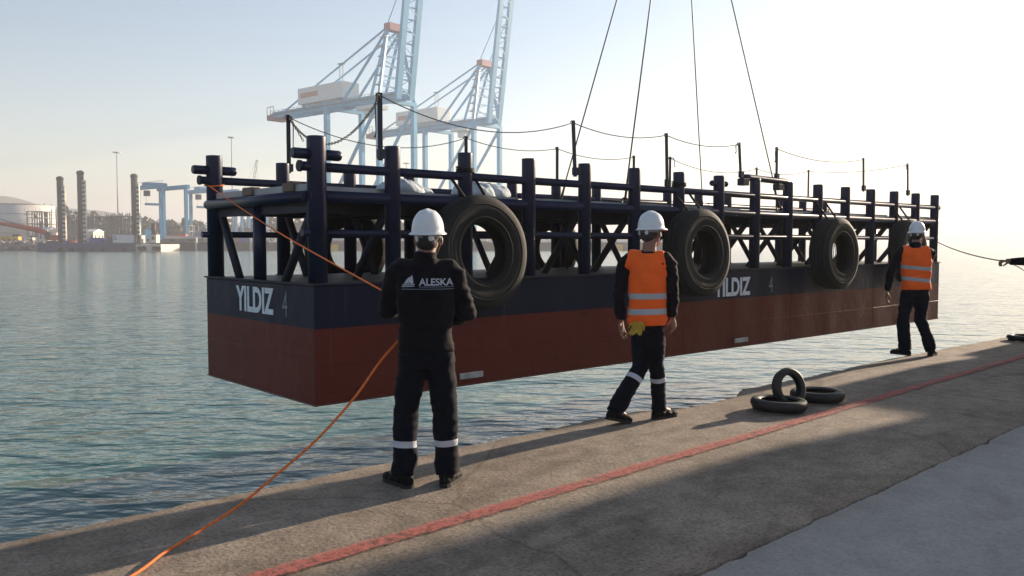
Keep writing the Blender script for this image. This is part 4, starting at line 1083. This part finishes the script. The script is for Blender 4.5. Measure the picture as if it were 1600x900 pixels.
# lattice crawler crane far behind
cc = empty('lattice_crane', (X(384, 430), 430, LZ), 0, 'small distant lattice crane above the barge left end', 'crane')
m = MB(); b0 = Vector((0, 0, 2)); b1 = Vector((X(404, 430)-X(384, 430), 0, Z(251, 430)-LZ))
dv = (b1-b0).normalized(); sdv = dv.cross(Vector((0, 1, 0)))
for sg in (-1, 1): m.beam(b0+sdv*sg*.7, b1+sdv*sg*.35, .22)
for k in range(16): m.beam(b0.lerp(b1, k/16)+sdv*(.7 if k % 2 else -.7), b0.lerp(b1, (k+1)/16)+sdv*(-.7 if k % 2 else .7), .12)
m.build('jib', CGREY, cc)
MB().beam(b1, (-9, 0, 8), .1).beam(b1, (b1.x+.3, 0, 14), .1).build('stay', CGREY, cc)
MB().box((-5, -2, 0), (3, 2, 4)).build('crawler_body', ORED, cc)

# yard gantries
gdir = Vector((.7585, -.65, 0)); GR = math.atan2(gdir.y, gdir.x)
def rtg(px, d, lab, src=None):
    if src: return copy_thing(src, (X(px, d), d, LZ), GR, lab)
    o = empty('yard_gantry_crane', (X(px, d), d, LZ), GR, lab, 'gantry crane', 'blue yard gantry cranes')
    S_, B_, Ht = 22.0, 10.0, 22.8
    for x_ in (0, S_):
        for y_ in (0, B_): MB().box((x_-.6, y_-.6, 1.2), (x_+.6, y_+.6, Ht)).build('leg', RBLUE, o)
        MB().box((x_-.9, -.8, 1.0), (x_+.9, B_+.8, 2.8)).build('sill_beam', RBLUE, o)
        for y_ in (-.2, B_+.2): MB().tube([(x_-.3, y_, .75), (x_+.3, y_, .75)], .75, 16).build('wheel', RUB, o)
    for y_ in (0, B_): MB().box((-2.2, y_-.7, Ht+.01), (S_+2.2, y_+.7, Ht+1.8)).build('girder', RBLUE, o)
    m = MB()
    for x_ in range(0, 23, 2): m.beam((x_, -.7, Ht+2.1), (x_, -.7, Ht+3.1), .10)
    m.beam((-2, -.7, Ht+3.1), (S_+2, -.7, Ht+3.1), .1).build('handrail', RBLUE, o)
    MB().box((1.5, 1, Ht+1.0), (6.5, B_-1, Ht+3.2)).build('trolley', RBLUE, o)
    MB().box((1.5, 1.5, Ht-2.6), (3.6, 3.5, Ht-.2)).build('cab', GLASSD, o)
    MB().box((2.4, 1.5, Ht-6.6), (3.4, B_-1.5, Ht-5.6)).build('spreader', RBLUE, o)
    m = MB()
    for y_ in (2, B_-2): m.beam((2.9, y_, Ht-5.6), (2.9, y_, Ht+1), .09)
    m.build('hoist_rope', CGREY, o)
    MB().beam((0, 0, 3), (0, B_, 11), .3).build('side_brace', RBLUE, o)
    MB().box((-1.4, 2, 2.8), (1.0, 7, 5.5)).build('power_pack', RBLUE, o)
    return o
g1 = rtg(219, 372, 'nearest blue yard gantry crane just right of the third spud')
rtg(300, 402, 'blue yard gantry crane partly hidden by the left corner post', g1)
rtg(352, 430, 'pale blue yard gantry crane seen through the barge end frame', g1)

# ship to shore cranes
def sts():
    o = empty('container_crane', (-45, 335, LZ), GR, 'left of the two pale blue container cranes with raised boom', 'container crane', 'ship to shore cranes')
    # local x points to sea, local y along the quay; waterside legs at x=0, landside at x=-32.3
    BH = 58-LZ; G = 32.3; hw = 9
    for x_ in (0, -G):
        for y_ in (-hw, hw):
            MB().box((x_-1.0, y_-.9, 1.5), (x_+1.0, y_+.9, BH-2.2)).build('leg', CBLUE, o)
            MB().box((x_-1.2, y_-4, .2), (x_+1.2, y_+4, 1.5)).build('bogie', CRED, o)
        MB().box((x_-.9, -hw-.9, 13), (x_+.9, hw+.9, 15)).build('portal_tie', CBLUE, o)
        MB().box((x_-.9, -hw-.9, BH-2.19), (x_+.9, hw+.9, BH-.6)).build('top_tie', CBLUE, o)
    for y_ in (-hw, hw):
        MB().box((-G+1, y_-.8, 13.2), (-1, y_+.8, 14.8)).build('sill_tie', CBLUE, o)
        MB().beam((-G+1.2, y_, 15), (-.8, y_, BH-3), 1.0).build('diagonal', CBLUE, o)
    # trolley girder
    for y_ in (-3.2, 3.2): MB().box((-G-46, y_-.8, BH-.58), (4.5, y_+.8, BH+1.9)).build('girder', CBLUE, o)
    m = MB()
    for k in range(9): m.box((-G-45+k*9.6, -2.4, BH+.3), (-G-44.2+k*9.6, 2.4, BH+1.1))
    m.build('girder_tie', CBLUE, o)
    m = MB()
    for y_ in (-4.6, 4.6):
        for k in range(28): m.beam((-G-46+k*2.8, y_, BH+1.0), (-G-46+k*2.8, y_, BH+2.3), .12)
        m.beam((-G-46, y_, BH+2.3), (4, y_, BH+2.3), .12); m.box((-G-46, y_-.5, BH+.8), (4, y_+.5, BH+.95))
    m.build('walkway', CGREY, o)
    MB().box((-G-50, -4.2, BH-1.4), (-G-44.8, 4.2, BH+.9)).build('end_platform', CRED, o)
    m = MB()
    for y_ in (-4, 4):
        for x_ in (-G-50, -G-47.5, -G-45): m.beam((x_, y_, BH+.9), (x_, y_, BH+4.6), .25)
        m.beam((-G-50, y_, BH+4.5), (-G-45, y_, BH+4.5), .25)
    m.build('end_frame', CGREY, o)
    MB().box((-G-26, -4.6, BH+3.0), (-G+4, 4.6, BH+9.8)).build('machinery_house', CWHITE, o, bevel=.2)
    m = MB()
    for x_ in (-G-24, -G-12, -G+2):
        for y_ in (-3, 3): m.box((x_-.4, y_-.4, BH+1.9), (x_+.4, y_+.4, BH+3.0))
    m.build('house_support', CBLUE, o)
    MB().box((-G-24, -4.75, BH+5.6), (-G-12, -4.62, BH+7.6)).build('house_panel', mat('faded_red_panel', (.50, .25, .22), .6, bump=0), o)
    MB().box((-17, -2.2, BH-6.0), (-12.5, 2.2, BH-3.2)).build('operator_cab', CWHITE, o, bevel=.2)
    MB().box((-20, -4, BH-3.0), (-9.5, 4, BH-1.6)).build('trolley', CWHITE, o)
    # apex frame
    AP = 85-LZ
    for y_ in (-hw, hw):
        MB().beam((0, y_, BH-.5), (-1.5, math.copysign(3.2, y_), AP), 1.0).build('apex_leg', CBLUE, o)
        MB().beam((-11, math.copysign(3.5, y_), BH+1.9), (-2, math.copysign(3.2, y_), AP-2), .8).build('apex_leg', CBLUE, o)
    MB().box((-2.8, -3.9, AP-1.2), (.8, 3.9, AP+1.6)).build('apex_head', CRED, o)
    m = MB()
    for k in range(6):
        z_ = BH+4+k*3.9; f = (z_-BH)/(AP-BH); yw = hw+(3.2-hw)*f
        m.beam((-1.5*f, -yw, z_), (-1.5*f, yw, z_), .45)
    m.build('apex_tie', CBLUE, o)
    m = MB()
    for k in range(6):
        m.box((-5.8+k*.5, -6.6+k*.2, BH+5+k*3.6), (-3.0+k*.5, -4.4+k*.2, BH+5.25+k*3.6))
        m.beam((-4.2+k*.5, -5.4+k*.2, BH+1.9+k*3.6), (-4.2+k*.5, -5.4+k*.2, BH+6.3+k*3.6), .35)
    m.build('stair_tower', CGREY, o)
    for y_ in (-3.2, 3.2):
        MB().beam((-1.8, y_, AP), (-G-37, y_, BH+1.9), .55).build('back_stay', CBLUE, o)
        MB().beam((-1.8, y_, AP-1), (-G+3.5, y_, BH+1.9), .75).build('back_stay', CBLUE, o)
    # raised boom
    HX = 3.9; T = R(82); bd = Vector((math.cos(T), 0, math.sin(T))); BL = 62
    h0 = Vector((HX+.4, 0, BH-1))
    for y_ in (-3.4, 3.4): MB().beam(h0+Vector((0, y_, 0)), h0+Vector((0, y_, 0))+bd*BL, 1.5, 2.5, up=(0, 1, 0)).build('boom_chord', CBLUE, o)
    for k in range(14):
        c = h0+bd*(3+k*4.5); MB().beam(c+Vector((0, -3, 0)), c+Vector((0, 3, 0)), .5).build('boom_tie', CBLUE, o)
    m = MB()
    for k in range(24):
        c = h0+bd*(2+k*2.5)+Vector((-1.7, 0, 0))
        m.box((c.x-.7, -1.6, c.z-.08), (c.x+.7, -.3, c.z+.08))
    m.beam(h0+bd*2+Vector((-2.3, -1, 0)), h0+bd*60+Vector((-2.3, -1, 0)), .3).beam(h0+bd*2+Vector((-1.3, -1, 0)), h0+bd*60+Vector((-1.3, -1, 0)), .3)
    m.build('boom_walkway', CGREY, o)
    m = MB()
    for k in range(16):
        c = h0+bd*(1+k*3.8); d_ = h0+bd*(1+(k+1)*3.8); sg = 1 if k % 2 else -1
        m.beam(c+Vector((.6, -3*sg, 0)), d_+Vector((.6, 3*sg, 0)), .28)
    m.build('boom_lacing', CBLUE, o)
    m = MB()
    for k in range(5):
        z0 = BH+1+k*4.4; z1 = z0+4.4; f0 = (z0-BH)/(AP-BH); f1 = (z1-BH)/(AP-BH); w0 = hw+(3.2-hw)*f0; w1 = hw+(3.2-hw)*f1; sg = 1 if k % 2 else -1
        m.beam((-1.5*f0, -w0*sg, z0), (-1.5*f1, w1*sg, z1), .3)
    m.build('apex_lacing', CBLUE, o)
    for x_, z_ in ((-G-14, BH+1.9), (-G+2, BH+9.8)):
        mm = MB()
        for q in (-1, 1): mm.beam((x_+q, -3, z_), (x_+q, -3, z_+7), .22)
        mm.box((x_-1.4, -4, z_+7), (x_+1.4, -2, z_+7.3)).build('stay_platform', CGREY, o)
    for y_ in (-3.2, 3.2): MB().beam((-1, y_, AP+2), h0+bd*50+Vector((0, y_, 0)), .25).build('boom_stay', CBLUE, o)
    return o
s1 = sts()
copy_thing(s1, (-11.8, 401, LZ), GR, 'right and smaller of the two pale blue container cranes with raised boom')

# ------------------------------------------------------------------ spud pontoon with its machines
DP = 285.0
pon = empty('work_pontoon', (X(60, DP), DP, WATER_Z), 0, 'dark blue work pontoon with three tall spuds moored across the harbour', 'pontoon')
pw = X(252, DP)-X(60, DP); pe = X(213, DP)-X(60, DP)
MB().box((0, 0, -.8), (pe, 16, 2.6)).build('hull', PONT, pon)
MB().box((pe+.01, 0, -.8), (pw, 16, 2.4)).build('end_section', CREAM, pon)
MB().box((-.0, 0, 2.62), (pw, .2, 2.9)).build('bulwark', PONT, pon)
for px in (219, 226, 242, 249): MB().tube([(X(px, DP)-X(60, DP), -.5, 1.0), (X(px, DP)-X(60, DP), -.02, 1.0)], .75, 20).build('side_tyre', RUB, pon)
for px in (96, 112, 127, 145, 162, 195): MB().tube([(X(px, DP)-X(60, DP), -.5, .6), (X(px, DP)-X(60, DP), -.02, .6)], .7, 16).build('side_tyre', RUB, pon)
for px, yt in ((90, 279), (122, 270), (206.5, 275)):
    x_ = X(px, DP)-X(60, DP); zt = Z(yt, DP)-WATER_Z
    sp_ = MB().tube([(x_, 3, 1), (x_, 3, zt)], 1.05, 20).build('spud', SPUD, pon)
    MB().ell((x_, 3, zt), (1.25, 1.25, .9)).build('spud_cap', SPUD, sp_)
    m = MB()
    m.box((x_+.95, 2.0, 2.5), (x_+1.9, 3.0, zt-2.5))
    m.build('rack_bar', SPUDW, sp_)
    m = MB()
    for k in range(int((zt-5)/1.5)): m.box((x_+.9, 1.9, 3.2+k*1.5), (x_+2.0, 1.99, 3.75+k*1.5))
    m.build('rack_teeth', SPUD, sp_)
def on_pontoon(name, px0, px1, y0, y1, m_, lab, cat, d=3.0, extra=None):
    D2 = DP+2; x0, x1 = X(px0, D2), X(px1, D2); z0 = WATER_Z+2.62; z1 = Z(y0, D2)
    o = empty(name, (x0, D2, z0), 0, lab, cat)
    MB().box((0, 0, 0), (x1-x0, d, z1-z0)).build('body', m_, o, bevel=.08)
    if extra: extra(o, x1-x0, z1-z0)
    return o
def cont_extra(o, L_, Hh):
    m = MB()
    for i in range(int(L_/.5)): m.box((i*.5+.1, -.05, .15), (i*.5+.32, -.005, Hh-.15))
    m.build('corrugation', CWHITE, o)
    m = MB()
    for k in range(3): m.box((.3, -.09, Hh*.45+k*.5), (1.6-k*.3, -.055, Hh*.45+.25+k*.5))
    m.build('side_stripes', BLUEM, o)
on_pontoon('shipping_container', 177, 212.5, 367, 380, CWHITE, 'long white container on the pontoon deck left of the third spud', 'container', 3, cont_extra)
def cab_extra(o, L_, Hh):
    MB().box((L_*.2, -.05, Hh*.45), (L_*.7, -.005, Hh*.8)).build('window', GLASSD, o)
    MB().box((-.15, -.15, Hh+.01), (L_+.15, 3.1, Hh+.15)).build('roof', CGREY, o)
on_pontoon('deck_cabin', 213.5, 222, 368, 381, CREAM, 'sunlit cream cabin right beside the third spud', 'cabin', 3, cab_extra)
on_pontoon('deck_cabin', 229, 236, 372, 381, CREAM, 'lower cream cabin on the pontoon end, left of the dark funnel', 'cabin', 3, cab_extra)
on_pontoon('deck_cabin', 236.5, 245, 367, 381, CREAM, 'taller cream cabin at the pontoon end under the dark funnel', 'cabin', 3, cab_extra)
fn_ = MB().tube([(0, 0, 0), (0, 0, 3.8)], .75, 16).build('funnel', SPUD); fn_.location = (X(240.5, DP+3), DP+3.5, Z(367, DP+2)+.16); tag(fn_, 'dark funnel standing on the taller cream cabin', 'funnel')
def win_extra(o, L_, Hh):
    for k in range(4): MB().tube([(L_*(k+.5)/4, 1.5, Hh), (L_*(k+.5)/4, 1.5, Hh+.8)], .15, 8).build('exhaust', SPUD, o)
    MB().tube([(L_*.3, -.6, Hh*.5), (L_*.3, 3.5, Hh*.5)], Hh*.48, 20).build('winch_drum', BLUEM, o)
on_pontoon('winch', 139, 161, 371.5, 381, BLUEM, 'bright blue winch housing in the middle of the pontoon', 'winch', 3, win_extra)
on_pontoon('generator', 164, 174, 374, 381, SPUD, 'small dark generator between blue winch and white container', 'generator', 3, win_extra)
on_pontoon('deck_machine', 102, 114, 376, 381, ORED, 'small reddish machine between the first two spuds', 'machine', 3, win_extra)
# red excavator with long boom reaching left
ex = empty('excavator', (X(78, DP), DP+4, WATER_Z+2.62), 0, 'red long reach excavator on the pontoon with its arm stretched left', 'excavator')
MB().box((-2.6, -1.6, 1.1), (2.6, 1.6, 2.9)).build('body', ORED, ex, bevel=.2)
MB().box((-2.4, -1.7, 1.5), (-1.0, -.2, 4.0)).build('cab', GLASSD, ex, bevel=.1)
for y_ in (-1.6, 1.0): MB().box((-2.6, y_, 0), (2.6, y_+.6, 1.0)).build('track', SPUD, ex, bevel=.25)
pA = Vector((-1.5, 0, 1.8)); pB = Vector((X(55, DP)-X(78, DP), 0, Z(360, DP)-WATER_Z-2.62)); pC = Vector((X(-30, DP)-X(78, DP), 0, Z(346, DP)-WATER_Z-2.62)); pD = Vector((X(-55, DP)-X(78, DP), 0, 0.5))
MB().tube([pA, pA.lerp(pB, .5)+Vector((.2, 0, .3)), pB, pB.lerp(pC, .5)+Vector((0, 0, .2)), pC], [.75, .8, .95, .75, .45], 8, smooth=False).build('boom', ORED, ex)
MB().tube([pC, pD], [.45, .25], 8).build('dipper', ORED, ex)
MB().tube([pB+Vector((-3, 0, 1.0)), pC+Vector((1, 0, 1.7))], .22, 8).build('hydraulic_ram', CGREY, ex)
# rubble bank and yellow machines at the left edge
rb = MB()
for i in range(420):
    px = random.uniform(-40, 78); r = random.uniform(.5, 1.3)
    z_ = WATER_Z + random.random()**1.5*3.2
    M = Matrix.Translation((X(px, 316), 316+random.uniform(-3, 4)-abs(z_-2)*.5, z_)) @ Matrix.Rotation(random.random()*6, 4, Vector((1, 1, 1)).normalized())
    rb.ell((0, 0, 0), (r, r*.8, r*.6), M, 6, 4)
for f in rb.bm.faces: f.smooth = False
tag(rb.build('rubble_bank', ROCK), kind='structure')
def truck(px0, px1, y0, lab, m_):
    D2 = 323; x0, x1 = X(px0, D2), X(px1, D2); L_ = x1-x0; zt = Z(y0, D2)-LZ
    o = empty('yellow_machine', (x0, D2, LZ), 0, lab, 'machine')
    MB().box((0, 0, .7), (L_, 2.6, zt*.72)).build('body', m_, o, bevel=.12)
    MB().box((L_*.7, .1, zt*.72), (L_, 2.5, zt)).build('cab', GLASSD, o)
    for k in (.15, .5, .85): MB().tube([(L_*k, -.1, .6), (L_*k, .4, .6)], .6, 14).build('wheel', RUB, o)
truck(2, 29, 366, 'yellow machine on the bank at the left edge', YEL)
truck(38, 52, 368, 'pale machine on the bank below the red arm', CREAM)
# conifer on the port land between the blue gantry legs
tr = empty('conifer_tree', (X(288, 405), 405, LZ), 0, 'dark pointed conifer standing between the blue yard crane legs', 'tree')
MB().tube([(0, 0, 0), (0, 0, 9)], [.35, .1], 8).build('trunk', SPUD, tr)
m = MB()
for k in range(12):
    zz = 1.5+k*.85; leaves(m, (0, 0, zz), ((12-k)*.24+.2, (12-k)*.24+.2, .6), 34, .5)
m.build('crown', LEAF, tr)
# a few coloured containers and a lorry by the yard cranes
for px, y0, dd, m_, lab in ((268, 366, 352, ORED, 'small red container between the legs of the nearest yard crane'), (318, 372, 340, CREAM, 'pale container just left of the barge corner post'), (352, 370, 344, BRED, 'brown container seen through the barge end frame, left one'), (374, 368, 344, BLUEM, 'blue container seen through the barge end frame, right one')):
    o = empty('shipping_container', (X(px, dd), dd, LZ), 0, lab, 'container')
    hh = Z(y0, dd)-LZ
    MB().box((0, 0, 0), (6.1, 2.4, hh)).build('body', m_, o, bevel=.06)
    mm = MB()
    for k in range(12): mm.box((k*.5+.1, -.05, .15), (k*.5+.32, -.005, hh-.15))
    mm.build('corrugation', m_, o)
